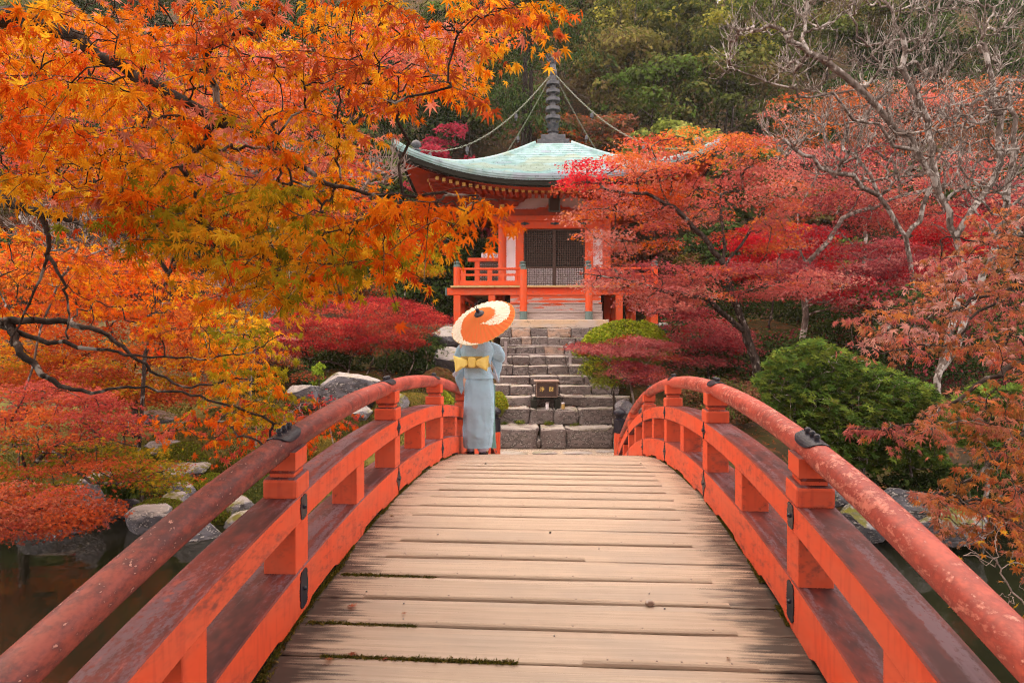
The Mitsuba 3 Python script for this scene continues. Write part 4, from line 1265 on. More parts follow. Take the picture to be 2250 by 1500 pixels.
for k in range(NR):
    a = 2 * math.pi * (k + .5) / NR
    dirv = math.cos(a) * e1 + math.sin(a) * e2
    put(UM, 'rib', cam_frame(tube([uc + dirv * R0 * q + ax * (HGT * (1 - q) - .012) for q in (.05, .5, .99)], .0035, 4)), 'bamboo')
    put(UM, 'strut', cam_frame(tube([uc + dirv * R0 * .5 + ax * (HGT * .5 - .016), uc + dirv * .02 - ax * .10], .0028, 4)), 'bamboo')
apx = uc + ax * HGT


def along(mesh_pts, base=apx):
    """a turned shape round the parasol's axis"""
    v, f = lathe(mesh_pts, 16)
    return base + v[:, :1] * e1 + v[:, 1:2] * e2 + v[:, 2:] * ax, f


put(UM, 'cap', cam_frame(along([(.060, -.022), (.055, -.010), (.030, .002), (.020, .010), (.021, .045), (.015, .055), (.001, .058)])), 'iron', smooth=40)
for dx in ((.5, .9), (-.9, .6), (.1, 1.0)):
    put(UM, 'tie_cord', cam_frame(tube([apx + ax * .04, apx + ax * .075 + (dx[0] * e1 + dx[1] * e2) * .03, apx + ax * .085 + (dx[0] * e1 + dx[1] * e2) * .085], .0025, 4)), 'iron')
put(UM, 'shaft', cam_frame(tube([apx, apx - ax * .30, apx - ax * .66], .009, 8)), 'bamboo')

# ------------------------------------------------------------------ small things lying on the deck
lg = np.random.default_rng(31)


def on_deck(px, py):
    """where a line of sight meets the deck"""
    r, s = (px - 1125) / F, (HZ - py) / F
    for d in np.arange(2.0, 9, .004):
        p = W(r * d, d, s * d)
        if p[2] <= deck(p[1]):
            return np.array([p[0], p[1], float(deck(p[1]))])
    return p


def maple_leaf(n_lobes=7, curl=.25):
    """palmate leaf, unit size: points, triangles; the stalk joins at the origin"""
    ang = np.radians(np.linspace(-125, 125, n_lobes))
    ln = 1 - .42 * (np.abs(ang) / np.radians(125)) ** 1.3
    pts = [(0, 0, 0)]
    rim = []
    for k, (a, l) in enumerate(zip(ang, ln)):
        for da, q in ((-.17, .55), (0, 1.0), (.17, .55)):
            rim.append((math.sin(a + da) * l * q, math.cos(a + da) * l * q))
        if k < n_lobes - 1:
            am = (a + ang[k + 1]) / 2
            rim.append((math.sin(am) * .30, math.cos(am) * .30))
    v = np.array(pts + [(x, y, -curl * (x * x + y * y)) for x, y in rim])
    v[:, 1] += .05
    v[0] = 0
    n = len(v)
    return v, np.array([(0, i + 1, i) for i in range(1, n - 1)])


LV, LF = maple_leaf()
for i, (px, py, s, col) in enumerate(((770, 1336, .042, (.50, .17, .10)), (720, 1453, .034, (.42, .16, .08)), (769, 1441, .04, (.33, .11, .06)), (846, 1453, .022, (.35, .10, .07)), (886, 1352, .020, (.38, .15, .08)), (848, 1312, .016, (.55, .10, .05)), (1599, 1450, .018, (.30, .16, .09)), (862, 1135, .03, (.30, .20, .12)))):
    p = on_deck(px, py)
    a = lg.uniform(0, 6.28)
    v = LV * s * np.array([1, 1, 1])
    v[:, 2] = lg.uniform(.15, .45) * (LV[:, 0] * .6 + .3 * LV[:, 1] ** 2) * s
    v[:, 2] -= v[:, 2].min() - .003
    v = np.stack([v[:, 0] * math.cos(a) - v[:, 1] * math.sin(a), v[:, 0] * math.sin(a) + v[:, 1] * math.cos(a), v[:, 2] + .003], 1) + p
    wh = ['largest curled brown leaf on the planks at the left', 'fallen leaf in the mossy joint nearest the left beam', 'dark fallen leaf in the mossy joint, second from the left beam', 'small fallen leaf in the mossy joint, third from the left beam', 'small brown leaf behind the largest fallen leaf', 'tiny red leaf farther up the left planks', 'tiny brown leaf on the planks at the lower right', 'pale dry leaf at the left deck edge half way up'][i]
    solo('fallen_leaf', (v, LF), 'leaf', wh, 'leaf', 'fallen leaves on the deck', color=np.tile(np.array(col), (len(v), 1)))
for i, (px, py, s) in enumerate(((1428, 1333, .022), (1209, 1172, .008), (1461, 1340, .006), (1427, 1307, .005), (962, 1175, .006), (1067, 1020, .012), (887, 1328, .005), (886, 1362, .004), (1316, 1207, .005), (1408, 1019, .008), (1218, 1399, .004), (805, 1301, .005))):
    p = on_deck(px, py)
    wh = ['largest pebble, pale and angular, on the right of the deck', 'small dark stone in the middle of the deck', 'grit stone just right of the largest pebble', 'grit stone above the largest pebble', 'dark grit stone on the left half of the deck', 'dark stone near the feet of the person', 'tiny stone near the left curled leaf', 'tiny stone below the left curled leaf', 'tiny stone on the middle planks right of centre', 'small stone at the far right end of the deck', 'tiny stone on the front planks at centre', 'tiny stone by the left mossy edge'][i]
    solo('pebble', boulder(p + [0, 0, s * .6 + .001], (s, s * .8, s * .75), 50 + i, 2, 7, .1), 'stone_warm' if i == 0 else 'stone_rock', wh, 'pebble', 'pebbles on the deck')

# ------------------------------------------------------------------ plants: tools
from shapely.geometry import Polygon
import shapely


def at_n(px, py, d):
    r, z = (px - 1125) / F * d, (HZ - py) / F * d
    return np.stack([CX + CC * r - SS * d, SS * r + CC * d, z + ZC], -1)


def in_region(poly, n, d0, d1, g):
    """n random points of a volume: an outline seen from the bridge, between two distances"""
    P = Polygon(poly).buffer(0)
    x0, y0, x1, y1 = P.bounds
    out = np.zeros((0, 2))
    while len(out) < n:
        q = g.uniform((x0, y0), (x1, y1), (n * 3, 2))
        out = np.vstack([out, q[shapely.contains_xy(P, q[:, 0], q[:, 1])]])
    out = out[:n]
    return at_n(out[:, 0], out[:, 1], g.uniform(d0, d1, n)), out


def unit(v):
    return v / (np.linalg.norm(v, axis=-1, keepdims=True) + 1e-12)


def leaves(P, ydir, nrm, size, tmpl, col):
    """copies of a leaf (points, triangles) at P: ydir from stalk to tip, nrm its upper side -> mesh, vertex colours"""
    tv, tf_ = tmpl
    y = unit(ydir)
    x = unit(np.cross(y, nrm))
    z = np.cross(x, y)
    s = np.broadcast_to(np.asarray(size, float).reshape(-1, 1, 1), (len(P), 1, 1))
    V = P[:, None] + s * (tv[None, :, :1] * x[:, None] + tv[None, :, 1:2] * y[:, None] + tv[None, :, 2:] * z[:, None])
    f = tf_[None] + (np.arange(len(P)) * len(tv))[:, None, None]
    return (V.reshape(-1, 3), f.reshape(-1, 3)), np.repeat(col, len(tv), 0)


RHOMB = (np.array([(0, 0, 0), (.42, .5, -.08), (0, 1.0, -.02), (-.42, .5, -.08)], float), np.array([(0, 1, 2), (0, 2, 3)]))
LANCE = (np.array([(0, 0, 0), (.2, .35, .02), (0, .45, -.03), (-.2, .35, .02), (0, 1.0, -.12)], float), np.array([(0, 1, 2), (0, 2, 3), (1, 4, 2), (2, 4, 3)]))
STAR3 = (np.array([(0, 0, 0), (.75, .35, -.1), (.22, .45, 0), (0, 1.05, -.15), (-.22, .45, 0), (-.75, .35, -.1)], float), np.array([(0, 1, 2), (0, 2, 4), (2, 3, 4), (0, 4, 5)]))
LEAF5 = maple_leaf(5, .3)
LEAF7 = maple_leaf(7, .3)
# one leaf in five hundred shapes would never be noticed; a few curls are
LEAF7B = (LEAF7[0] * np.array([.85, 1.05, 1.8]), LEAF7[1])


def pick(pal, n, g, jit=.22):
    pal = np.asarray(pal, float)
    c = pal[g.integers(0, len(pal), n)]
    return np.clip(c * g.uniform(1 - jit, 1 + jit, (n, 1)) * g.uniform(.94, 1.06, (n, 3)), .003, .85)


class Skeleton:
    """limbs grown towards targets; thickness follows how many twigs each piece carries"""

    def __init__(self, g):
        self.g, self.p, self.par, self.load = g, [], [], []

    def line(self, pts, parent=-1, sub=4, wig=.02):
        pts = np.asarray(pts, float)
        q = [pts[0]]
        for a, b in zip(pts[:-1], pts[1:]):
            L_ = np.linalg.norm(b - a)
            for t in np.linspace(0, 1, sub + 1)[1:]:
                q.append(a + (b - a) * t + (self.g.normal(0, wig * L_, 3) if t < 1 else 0))
        last = parent
        for k, x in enumerate(q):
            if k == 0 and parent >= 0:
                continue
            self.p.append(x)
            self.par.append(last)
            last = len(self.p) - 1
        return last

    def nearest(self, t, low=.0):
        P = np.array(self.p)
        d = np.linalg.norm(P - t, axis=1) + low * np.maximum(P[:, 2] - t[2], 0)
        return int(d.argmin())

    def reach(self, targets, steps=4, sag=.12, low=.8, wig=.05):
        P0 = np.array(self.p)
        dist = np.array([np.linalg.norm(P0 - t, axis=1).min() for t in targets])
        ends = np.zeros(len(targets), int)
        for i in np.argsort(dist):
            t = targets[i]
            k = self.nearest(t, low)
            a = self.p[k]
            L_ = np.linalg.norm(t - a)
            last = k
            for s in np.linspace(0, 1, steps + 1)[1:]:
                x = a + (t - a) * s + np.array([0, 0, sag * L_ * math.sin(s * math.pi)]) + (self.g.normal(0, wig * L_, 3) if s < 1 else 0)
                self.p.append(x)
                self.par.append(last)
                last = len(self.p) - 1
            ends[i] = last
        return ends

    def mesh(self, tip, power=.5, sides=5, most=None, base=None):
        P, par = np.array(self.p), np.array(self.par)
        n = len(P)
        kids = np.bincount(par[par >= 0], minlength=n)
        load = (kids == 0).astype(float)
        for k in range(n - 1, 0, -1):
            if par[k] >= 0:
                load[par[k]] += load[k]
        r = tip * np.maximum(load, 1) ** power
        if most:
            r = np.minimum(r, most)
        if base is not None:
            r = np.maximum(r, base[:n] if len(base) >= n else np.pad(base, (0, n - len(base))))
        k = np.nonzero(par >= 0)[0]
        A, B = P[par[k]], P[k]
        rb = r[k]
        ra = np.minimum(r[par[k]], rb * 1.25)
        t = unit(B - A)
        ref = np.where(np.abs(t[:, 2:]) < .9, [0, 0, 1.0], [1.0, 0, 0])
        u = unit(np.cross(t, ref))
        w = np.cross(u, t)
        an = np.arange(sides) * 2 * np.pi / sides
        ring = np.cos(an)[None, :, None] * u[:, None] + np.sin(an)[None, :, None] * w[:, None]
        V = np.concatenate([A[:, None] - t[:, None] * ra[:, None, None] * .3 + ring * ra[:, None, None], B[:, None] + t[:, None] * rb[:, None, None] * .3 + ring * rb[:, None, None]], 1)
        i = np.arange(sides)
        j = (i + 1) % sides
        f = np.vstack([np.stack([i, j, j + sides], 1), np.stack([i, j + sides, i + sides], 1)])
        F_ = f[None] + (np.arange(len(k)) * 2 * sides)[:, None, None]
        return V.reshape(-1, 3), F_.reshape(-1, 3)


def merge_lc(items):
    ms, cs = zip(*items)
    return join(ms), np.vstack(cs)


def pad_leaves(c, rx, rz, n, size, pal, g, tmpl=STAR3, droop=.35, jit=.22):
    """a flat cushion of leaves, as Japanese maples carry them"""
    q = np.sqrt(g.uniform(0, 1, n))
    a = g.uniform(0, 2 * np.pi, n)
    lob = 1 + .25 * np.sin(a * 3 + g.uniform(0, 6)) + .15 * np.sin(a * 7 + g.uniform(0, 6))
    off = np.stack([np.cos(a) * q * rx * lob, np.sin(a) * q * rx * lob, rz * (1 - q * q * 1.3) + g.normal(0, rz * .35, n)], 1)
    out = np.stack([np.cos(a), np.sin(a), 0 * a], 1)
    y = out * .8 + g.normal(0, .55, (n, 3)) - np.array([0, 0, droop])
    nrm = np.array([0, 0, 1.0]) + out * .35 + g.normal(0, .38, (n, 3))
    return leaves(c + off, y, nrm, size * g.uniform(.65, 1.25, n), tmpl, pick(pal, n, g, jit))


def blob_leaves(c, rad, n, size, pal, g, tmpl=RHOMB, inner=.55, flat=.8, droop=.2, jit=.3):
    """a rounded clump of leaves facing outwards"""
    v = unit(g.normal(0, 1, (n, 3)))
    v[:, 2] = np.where(v[:, 2] < -.3, -v[:, 2] * .6, v[:, 2])
    q = (inner + (1 - inner) * g.uniform(0, 1, n) ** .6)[:, None]
    off = v * q * np.array([rad, rad, rad * flat])
    nrm = v + g.normal(0, .45, (n, 3)) + np.array([0, 0, .4])
    y = np.cross(nrm, g.normal(0, 1, (n, 3))) - np.array([0, 0, droop])
    return leaves(c + off, y, nrm, size * g.uniform(.6, 1.3, n), tmpl, pick(pal, n, g, jit))


def maple(name, label, seed, roots, regions, pal, leaf, per_pad, pad_r, tip=.006, bark='bark_dark', group=None, tmpl=STAR3, cat='tree', most=.2, flat=.22, mat='leaf', power=.5, extra=()):
    """roots: polylines of world points (first is the trunk; each later one starts on what is there);
    regions: (outline, near, far, number of cushions, palette or None)"""
    g = np.random.default_rng(seed)
    t = thing(name, label, cat, group)
    sk = Skeleton(g)
    sk.line(roots[0])
    for r_ in roots[1:]:
        k = sk.nearest(np.asarray(r_[0]))
        sk.line(np.vstack([[sk.p[k]], r_[1:]]), parent=k)
    items = []
    tg, pls = [], []
    for poly, d0, d1, n, pl in regions:
        P, _ = in_region(poly, n, d0, d1, g)
        tg.append(P)
        pls += [pl if pl is not None else pal] * n
    tg = np.vstack(tg)
    sk.reach(tg - [0, 0, pad_r * .1], sag=.08)
    for c, pl in zip(tg, pls):
        R = pad_r * g.uniform(.6, 1.35)
        n = int(per_pad * (R / pad_r) ** 2)
        base = np.asarray(pl, float)
        hue = meshkit.noise(c[None] * (.9 / pad_r) * .45 + seed, seed)[0] * 1.2 - .1 + g.normal(0, .08)
        i0 = int(np.clip(hue, 0, .999) * len(base))
        sub = base[[i0, i0, g.integers(0, len(base))]]
        items.append(pad_leaves(c, R, R * flat, n, leaf, sub, g, tmpl))
    put(t, 'trunk', sk.mesh(tip, power, most=most), bark, smooth=True)
    m, c = merge_lc(items)
    put(t, 'crown', m, mat, color=c, kind='stuff')
    return t


def bush(name, label, seed, regions, pal, leaf, per, rad, tmpl=RHOMB, mat='leaf_gloss', cat='shrub', group=None, stems=None, flat=.75, inner=.45, tip=.006, bark='bark_dark', jit=.3):
    """rounded clumps over a set of stems"""
    g = np.random.default_rng(seed)
    t = thing(name, label, cat, group)
    P = np.vstack([in_region(poly, n, d0, d1, g)[0] for poly, d0, d1, n in regions])
    items = [blob_leaves(c, rad * g.uniform(.7, 1.3), per, leaf, np.asarray(pal)[g.integers(0, len(pal), 3)], g, tmpl, inner, flat, jit=jit) for c in P]
    if stems is not None:
        sk = Skeleton(g)
        for s in stems:
            sk.line(s)
        sk.reach(P, sag=.05, low=.6)
        put(t, 'stems', sk.mesh(tip, .5, most=.12), bark, smooth=True)
    m, c = merge_lc(items)
    put(t, 'foliage', m, mat, color=c, kind='stuff')
    return t


def mound(name, label, c, size, n, leaf, pal, seed, tmpl=RHOMB, mat='leaf_gloss', core='moss_green', cat='shrub', lump=.16):
    """a clipped cushion: lumpy solid heart with a coat of small leaves"""
    g = np.random.default_rng(seed)
    t = thing(name, label, cat)
    s = trimesh.creation.icosphere(subdivisions=3)
    v0 = np.array(s.vertices)

    def shape(u):
        return u * (1 + lump * 2 * (meshkit.fbm(u * 2.2 + seed, 3, seed) - .5))[:, None] * np.asarray(size) + c
    put(t, 'heart', (shape(v0 * .93), np.array(s.faces)), core, smooth=True)
    u = unit(g.normal(0, 1, (n, 3)))
    u[:, 2] = np.where(u[:, 2] < -.25, -u[:, 2], u[:, 2])
    P = shape(u * g.uniform(.92, 1.03, (n, 1)))
    nrm = u + g.normal(0, .5, (n, 3))
    y = np.cross(nrm, g.normal(0, 1, (n, 3))) + u * .8
    m, cc = leaves(P, y, nrm, leaf * g.uniform(.6, 1.3, n), tmpl, pick(pal, n, g, .3))
    put(t, 'leaf_coat', m, mat, color=cc, kind='stuff')
    return t


# palettes (linear base colours)
ORANGE = [(.82, .28, .015), (.80, .20, .012), (.74, .13, .014), (.84, .38, .02), (.68, .09, .02)]
YELLOW = [(.84, .45, .03), (.72, .42, .025), (.46, .35, .02), (.32, .29, .02)]
OLIVE = [(.26, .24, .02), (.19, .20, .018), (.42, .28, .02), (.60, .30, .02)]
REDS = [(.54, .095, .065), (.62, .16, .09), (.47, .075, .06), (.66, .25, .17)]
PINK = [(.60, .19, .15), (.54, .13, .11), (.64, .27, .22), (.46, .10, .09)]
PLUM = [(.40, .080, .095), (.50, .12, .125), (.32, .06, .075), (.56, .19, .18)]
RUST = [(.62, .17, .04), (.54, .11, .035), (.70, .23, .04), (.44, .09, .04)]
CRIM = [(.66, .03, .045), (.58, .025, .04), (.72, .05, .06), (.42, .02, .03)]
DGREEN = [(.040, .070, .020), (.055, .092, .025), (.032, .052, .018), (.075, .11, .030)]
MGREEN = [(.085, .14, .025), (.12, .18, .03), (.065, .105, .022), (.16, .21, .035)]
OLGREEN = [(.095, .125, .03), (.125, .15, .035), (.07, .095, .025), (.18, .175, .045)]
BROWNISH = [(.24, .11, .055), (.18, .09, .05), (.30, .125, .075), (.15, .11, .045)]

# ------------------------------------------------------------------ foreground maple, upper left
ORD = ['first', 'second', 'third', 'fourth', 'fifth', 'sixth', 'seventh', 'eighth', 'ninth', 'tenth', 'eleventh', 'twelfth', 'thirteenth', 'fourteenth', 'fifteenth', 'sixteenth']
g = np.random.default_rng(101)


def foreground_maple(name, label, seed, limbs, regions, leaf, n_leaf_parts, tip, most, bark='bark_dark', mat='leaf', over=()):
    """limbs: polylines as (px, py, depth); regions: (outline, near, far, sprays, leaves per spray, palette, hang)"""
    g = np.random.default_rng(seed)
    t = thing(name, label, 'tree')
    sk = Skeleton(g)
    base = []
    for i, (pts, r0, r1) in enumerate(limbs):
        w = np.array([at(*p) if len(p) == 3 else np.asarray(p[:3], float) for p in pts])
        n0 = len(sk.p)
        if i == 0:
            sk.line(w, sub=5, wig=.03)
        else:
            k = sk.nearest(w[0])
            sk.line(np.vstack([[sk.p[k]], w]), parent=k, sub=5, wig=.035)
        base += list(r1 + (r0 - r1) * (1 - np.linspace(0, 1, len(sk.p) - n0)) ** 2)
    base = np.array(base)
    C, meta = [], []
    for poly, d0, d1, ns, per, pl, hang in regions:
        P, _ = in_region(poly, ns, d0, d1, g)
        C.append(P)
        meta += [(per, pl, hang)] * ns
    for lo_, hi_, ns, per, pl in over:
        C.append(g.uniform(lo_, hi_, (ns, 3)))
        meta += [(per, pl, .8)] * ns
    C = np.vstack(C)
    hue_ = np.clip(meshkit.noise(C * 1.5, seed) * 1.5 - .25 + g.normal(0, .10, len(C)), 0, .999)
    ends = sk.reach(C, steps=4, sag=.10, low=.3, wig=.06)
    LP, LY, LN, LS, LC = [], [], [], [], []
    for k, (c, (per, pl, hang)) in enumerate(zip(C, meta)):
        e = ends[k]
        a = sk.p[sk.par[e]]
        tdir = unit(c - a) + g.normal(0, .35, 3)
        tdir[2] = tdir[2] * .4 - .25
        tdir = unit(tdir)
        L_ = g.uniform(.12, .26)
        lat = unit(np.cross(tdir, [0, 0, 1.0]))
        tipp = c + tdir * L_
        sk.p.append(c + tdir * L_ * .5 + [0, 0, .006])
        sk.par.append(e)
        sk.p.append(tipp)
        sk.par.append(len(sk.p) - 2)
        pl = np.asarray(pl, float)
        i0 = int(hue_[k] * len(pl))
        pc = pl[[i0, i0, g.integers(0, len(pl))]]
        n = max(3, int(per * g.uniform(.6, 1.4)))
        s = g.uniform(-.35, 1.1, n)
        sd = np.where(np.arange(n) % 2 == 0, 1, -1) * g.uniform(.3, 1.0, n)
        st = g.uniform(.015, .065, n)
        o = c + tdir * (s * L_)[:, None] + lat * (sd * st)[:, None] - np.array([0, 0, 1.0]) * (g.uniform(0, .035, n) * hang)[:, None]
        LP.append(o)
        LY.append(lat * (sd * .7)[:, None] + tdir * .55 + g.normal(0, .35, (n, 3)) - np.array([0, 0, .9 * hang]))
        LN.append(np.array([0, 0, .8]) + tdir * .3 + g.normal(0, .55, (n, 3)) + np.array([.1 * SS, -.35, 0]))
        LS.append(leaf * np.clip(g.lognormal(-.12, .28, n), .4, 1.5))
        LC.append(pick(pc, n, g, .25))
    LP, LY, LN, LS, LC = np.vstack(LP), np.vstack(LY), np.vstack(LN), np.concatenate(LS), np.vstack(LC)
    put(t, 'branches', sk.mesh(tip * 1.25, .40, 6, most=most, base=base), bark, smooth=True)
    # the 300 leaves that show largest are parts; the rest is one mass
    rel = LP - np.array([CX, 0, ZC])
    dep = rel @ np.array([-SS, CC, 0])
    px = 1125 + F * (rel @ np.array([CC, SS, 0])) / dep
    py = HZ - F * rel[:, 2] / dep
    seen = (px > 10) & (px < 2240) & (py > 10) & (py < 1490)
    order = np.argsort(np.where(seen, -LS / dep, 1e9))
    big = order[:n_leaf_parts]
    rest = np.setdiff1d(np.arange(len(LP)), big)
    half = g.random(len(rest)) < .5
    m, c = merge_lc([leaves(LP[q], LY[q], LN[q], LS[q], tm, LC[q]) for q, tm in ((rest[half], LEAF7), (rest[~half], LEAF7B))])
    put(t, 'foliage', m, mat, color=c, kind='stuff')
    for i in big:
        m, c = leaves(LP[i:i + 1], LY[i:i + 1], LN[i:i + 1], LS[i:i + 1], LEAF7 if i % 2 else LEAF7B, LC[i:i + 1])
        put(t, 'leaf', m, mat, color=c)
    return t, len(LP)


A_TOP = [(-60, -60), (1240, -60), (1215, 40), (1180, 90), (1100, 110), (1060, 180), (1080, 230), (1060, 275), (1010, 225), (930, 225), (860, 250), (800, 270), (780, 240), (600, 250), (300, 200), (-60, 220)]
A_MID = [(-60, 200), (300, 180), (600, 240), (760, 250), (790, 320), (790, 380), (770, 420), (700, 400), (560, 420), (300, 440), (120, 430), (-60, 430)]
A_LOW = [(180, 400), (520, 400), (700, 390), (800, 425), (900, 450), (960, 460), (960, 560), (900, 610), (830, 600), (760, 600), (690, 640), (600, 650), (520, 610), (430, 560), (300, 500)]
A_TIP = [(850, 425), (960, 420), (1050, 430), (1100, 425), (1085, 475), (1010, 470), (970, 500), (900, 520)]
A_B = [(470, 660), (560, 680), (600, 740), (590, 800), (640, 880), (640, 930), (560, 960), (500, 900), (460, 820), (440, 720)]
A_RED = [(330, 900), (560, 880), (650, 900), (740, 870), (760, 900), (690, 960), (600, 1000), (520, 985), (420, 950), (330, 960)]
A_SP = [(-40, 480), (220, 520), (420, 600), (500, 680), (430, 760), (300, 720), (100, 660), (-40, 700)]
trunk_foot = W(-6.3, 3.6, -2.6)
limbs = [([tuple(trunk_foot) + (0,), tuple(W(-6.1, 3.7, -.8)) + (0,), tuple(W(-5.6, 3.8, .4)) + (0,), (-700, 300, 4.2), (-350, 60, 4.0), (-60, 20, 3.7), (90, 55, 3.5), (300, 170, 3.4), (480, 270, 3.3), (560, 300, 3.25), (640, 355, 3.2), (735, 410, 3.1)], .16, .012),
         ([(-700, 420, 4.3), (-300, 440, 4.2), (0, 438, 4.0), (60, 458, 3.95), (110, 472, 3.9), (180, 492, 3.85), (245, 508, 3.8), (330, 530, 3.7), (430, 545, 3.6)], .075, .008),
         ([(85, 468, 3.9), (108, 520, 3.9), (104, 570, 3.92), (75, 640, 3.95), (25, 760, 4.0)], .026, .006),
         ([(104, 560, 3.92), (135, 610, 3.9), (150, 680, 3.9), (150, 745, 3.9)], .016, .005),
         ([(-700, 640, 4.8), (-300, 700, 4.7), (0, 706, 4.5), (130, 704, 4.5), (215, 726, 4.5), (270, 760, 4.55), (330, 815, 4.6), (420, 852, 4.7), (520, 830, 4.8)], .05, .008),
         ([(-60, 700, 4.55), (60, 738, 4.5), (200, 766, 4.5), (300, 780, 4.5), (440, 790, 4.6), (550, 775, 4.7), (620, 735, 4.8)], .030, .004),
         ([(20, 712, 4.5), (40, 760, 4.4), (90, 822, 4.35), (140, 850, 4.35), (200, 864, 4.35), (300, 852, 4.4), (400, 860, 4.5), (500, 890, 4.6), (620, 930, 4.7)], .034, .006),
         ([(400, 370, 3.3), (430, 420, 3.3), (445, 490, 3.3), (500, 525, 3.3), (560, 540, 3.3)], .018, .005),
         ([(735, 410, 3.1), (850, 430, 3.0), (960, 425, 2.9), (1050, 430, 2.8)], .012, .004)]
MIXO = [ORANGE[2], ORANGE[1], ORANGE[0], ORANGE[3], YELLOW[0], ORANGE[3], ORANGE[0], REDS[3], ORANGE[1]]
regions = [(A_TOP, 2.5, 4.6, 310, 15, MIXO + RUST[:2], .8), (A_MID, 2.8, 4.6, 255, 15, MIXO + REDS[3:] + OLIVE[2:], .8), (A_LOW, 2.7, 4.4, 310, 15, YELLOW + ORANGE + OLIVE, .9), (A_TIP, 2.5, 3.1, 34, 8, ORANGE[:4], 1.1),
           (A_B, 4.4, 6.2, 120, 15, YELLOW + ORANGE[:2] + ORANGE[3:4], .8), (A_RED, 4.6, 6.0, 70, 11, ORANGE[1:3] + REDS[:2] + [(.70, .12, .03)], .9), (A_SP, 4.2, 6.5, 130, 13, ORANGE + RUST, .8)]
T_A, n_a = foreground_maple('orange_maple', 'large orange and yellow maple reaching in from the left with dark branches over the pond', 11, limbs, regions, .041, 300, .00105, .12,
                            over=[((-5.5, -3.5, 5.2), (4.5, 2.5, 7.0), 640, 17, MIXO), ((-6, 2.0, 6.2), (-1.0, 5.0, 8.0), 120, 16, MIXO)])   # unseen crown sprays added overhead, to shade the near end of the bridge

# near maple, right edge
B1 = [(1830, 705), (1900, 690), (2000, 640), (2060, 540), (2150, 470), (2260, 440), (2320, 440), (2320, 800), (2200, 790), (2100, 770), (1980, 770), (1880, 765), (1830, 750), (1940, 730)]
B2 = [(2020, 900), (2080, 880), (2160, 840), (2320, 760), (2320, 1260), (2220, 1180), (2120, 1190), (2010, 1110), (2090, 1040), (2180, 1000), (2040, 950)]
B3 = [(1865, 938), (1960, 930), (2050, 930), (2050, 950), (1950, 952)]
BRONZE = [(.56, .20, .13), (.62, .24, .07), (.50, .16, .14), (.44, .18, .09), (.64, .34, .29), (.34, .16, .07), (.58, .17, .09)]
BR2 = [(.44, .18, .06), (.58, .18, .07), (.34, .16, .05), (.56, .24, .15)]
foot = W(6.4, 4.6, -2.4)
limbs = [([tuple(foot) + (0,), tuple(W(6.3, 4.8, -1)) + (0,), tuple(W(5.8, 5, .2)) + (0,), (2600, 560, 5.0), (2350, 600, 5.0), (2200, 640, 5.0), (2050, 690, 5.0), (1930, 735, 5.0)], .12, .006),
         ([(2350, 600, 5.0), (2250, 560, 4.9), (2150, 530, 4.9), (2080, 520, 4.9)], .03, .005),
         ([(2600, 760, 5.0), (2380, 760, 4.9), (2230, 800, 4.8), (2130, 860, 4.8), (2060, 910, 4.8), (1990, 938, 4.8), (1880, 942, 4.8)], .05, .005),
         ([(2380, 760, 4.9), (2300, 900, 4.6), (2200, 1000, 4.6), (2100, 1070, 4.6), (2030, 1110, 4.6)], .03, .005),
         ([(2200, 640, 5.0), (2100, 750, 5.0), (1960, 770, 5.0), (1850, 755, 5.0)], .016, .005)]
regions = [(B1, 4.4, 6.2, 205, 14, BRONZE, .5), (B2, 4.0, 5.6, 190, 13, BR2 + BRONZE[:2], .7), (B3, 4.7, 5.0, 14, 11, BRONZE[:3], .5)]
T_B, n_b = foreground_maple('bronze_maple', 'near maple with bronze and pink leaves reaching in from the right edge above the pond', 23, limbs, regions, .043, 300, .0014, .12)

# ------------------------------------------------------------------ middle distance, right
gnd = lambda px, d, dz=0.0: ground_at((px - 1125) / F * d, d) - [0, 0, .15 - dz]
C_UP = [(1265, 405), (1330, 360), (1390, 325), (1470, 300), (1600, 300), (1720, 325), (1760, 390), (1740, 470), (1640, 470), (1500, 460), (1380, 470), (1290, 470)]
C_MD = [(1225, 455), (1300, 450), (1500, 470), (1700, 470), (1780, 520), (1700, 560), (1560, 540), (1420, 560), (1330, 560), (1290, 520)]
C_LO = [(1215, 590), (1290, 580), (1380, 575), (1500, 590), (1640, 585), (1780, 590), (1860, 620), (1760, 650), (1640, 660), (1540, 690), (1440, 690), (1340, 650), (1250, 625)]
C_BAR = [(1255, 375), (1300, 365), (1300, 400), (1262, 405)]
maple('red_maple', 'spreading red and orange maple with dark forked trunk right of the temple', 31,
      [[gnd(1668, 15.5), at(1660, 790, 15.5), at(1640, 730, 15.5), at(1612, 650, 15.4), at(1592, 585, 15.4)],
       [at(1592, 585, 15.4), at(1545, 520, 15.2), at(1480, 455, 15.0), at(1420, 425, 14.8), at(1340, 420, 14.6)], [at(1592, 585, 15.4), at(1588, 500, 15.6), at(1580, 400, 15.6)],
       [at(1592, 585, 15.4), at(1640, 520, 15.6), at(1690, 445, 15.8), at(1760, 380, 16)], [at(1640, 730, 15.5), at(1560, 660, 14.8), at(1470, 640, 14.4), at(1360, 610, 14.2), at(1270, 600, 14.1)], [at(1612, 650, 15.4), at(1700, 620, 15), at(1800, 620, 15)]],
      [(C_UP, 14.2, 17, 92, REDS + RUST + ORANGE[2:3] + PINK + PLUM[3:]), (C_MD, 14.2, 16.5, 46, RUST + PINK + ORANGE[1:3]), (C_LO, 13.6, 15.6, 66, PLUM + PINK + RUST[:1]), (C_BAR, 14, 15, 8, CRIM), ([(1300, 600), (1450, 590), (1560, 620), (1520, 690), (1440, 690), (1380, 640)], 15, 17.5, 26, PLUM + PINK)],
      PINK, .058, 165, .46, tip=.0095, most=.17)
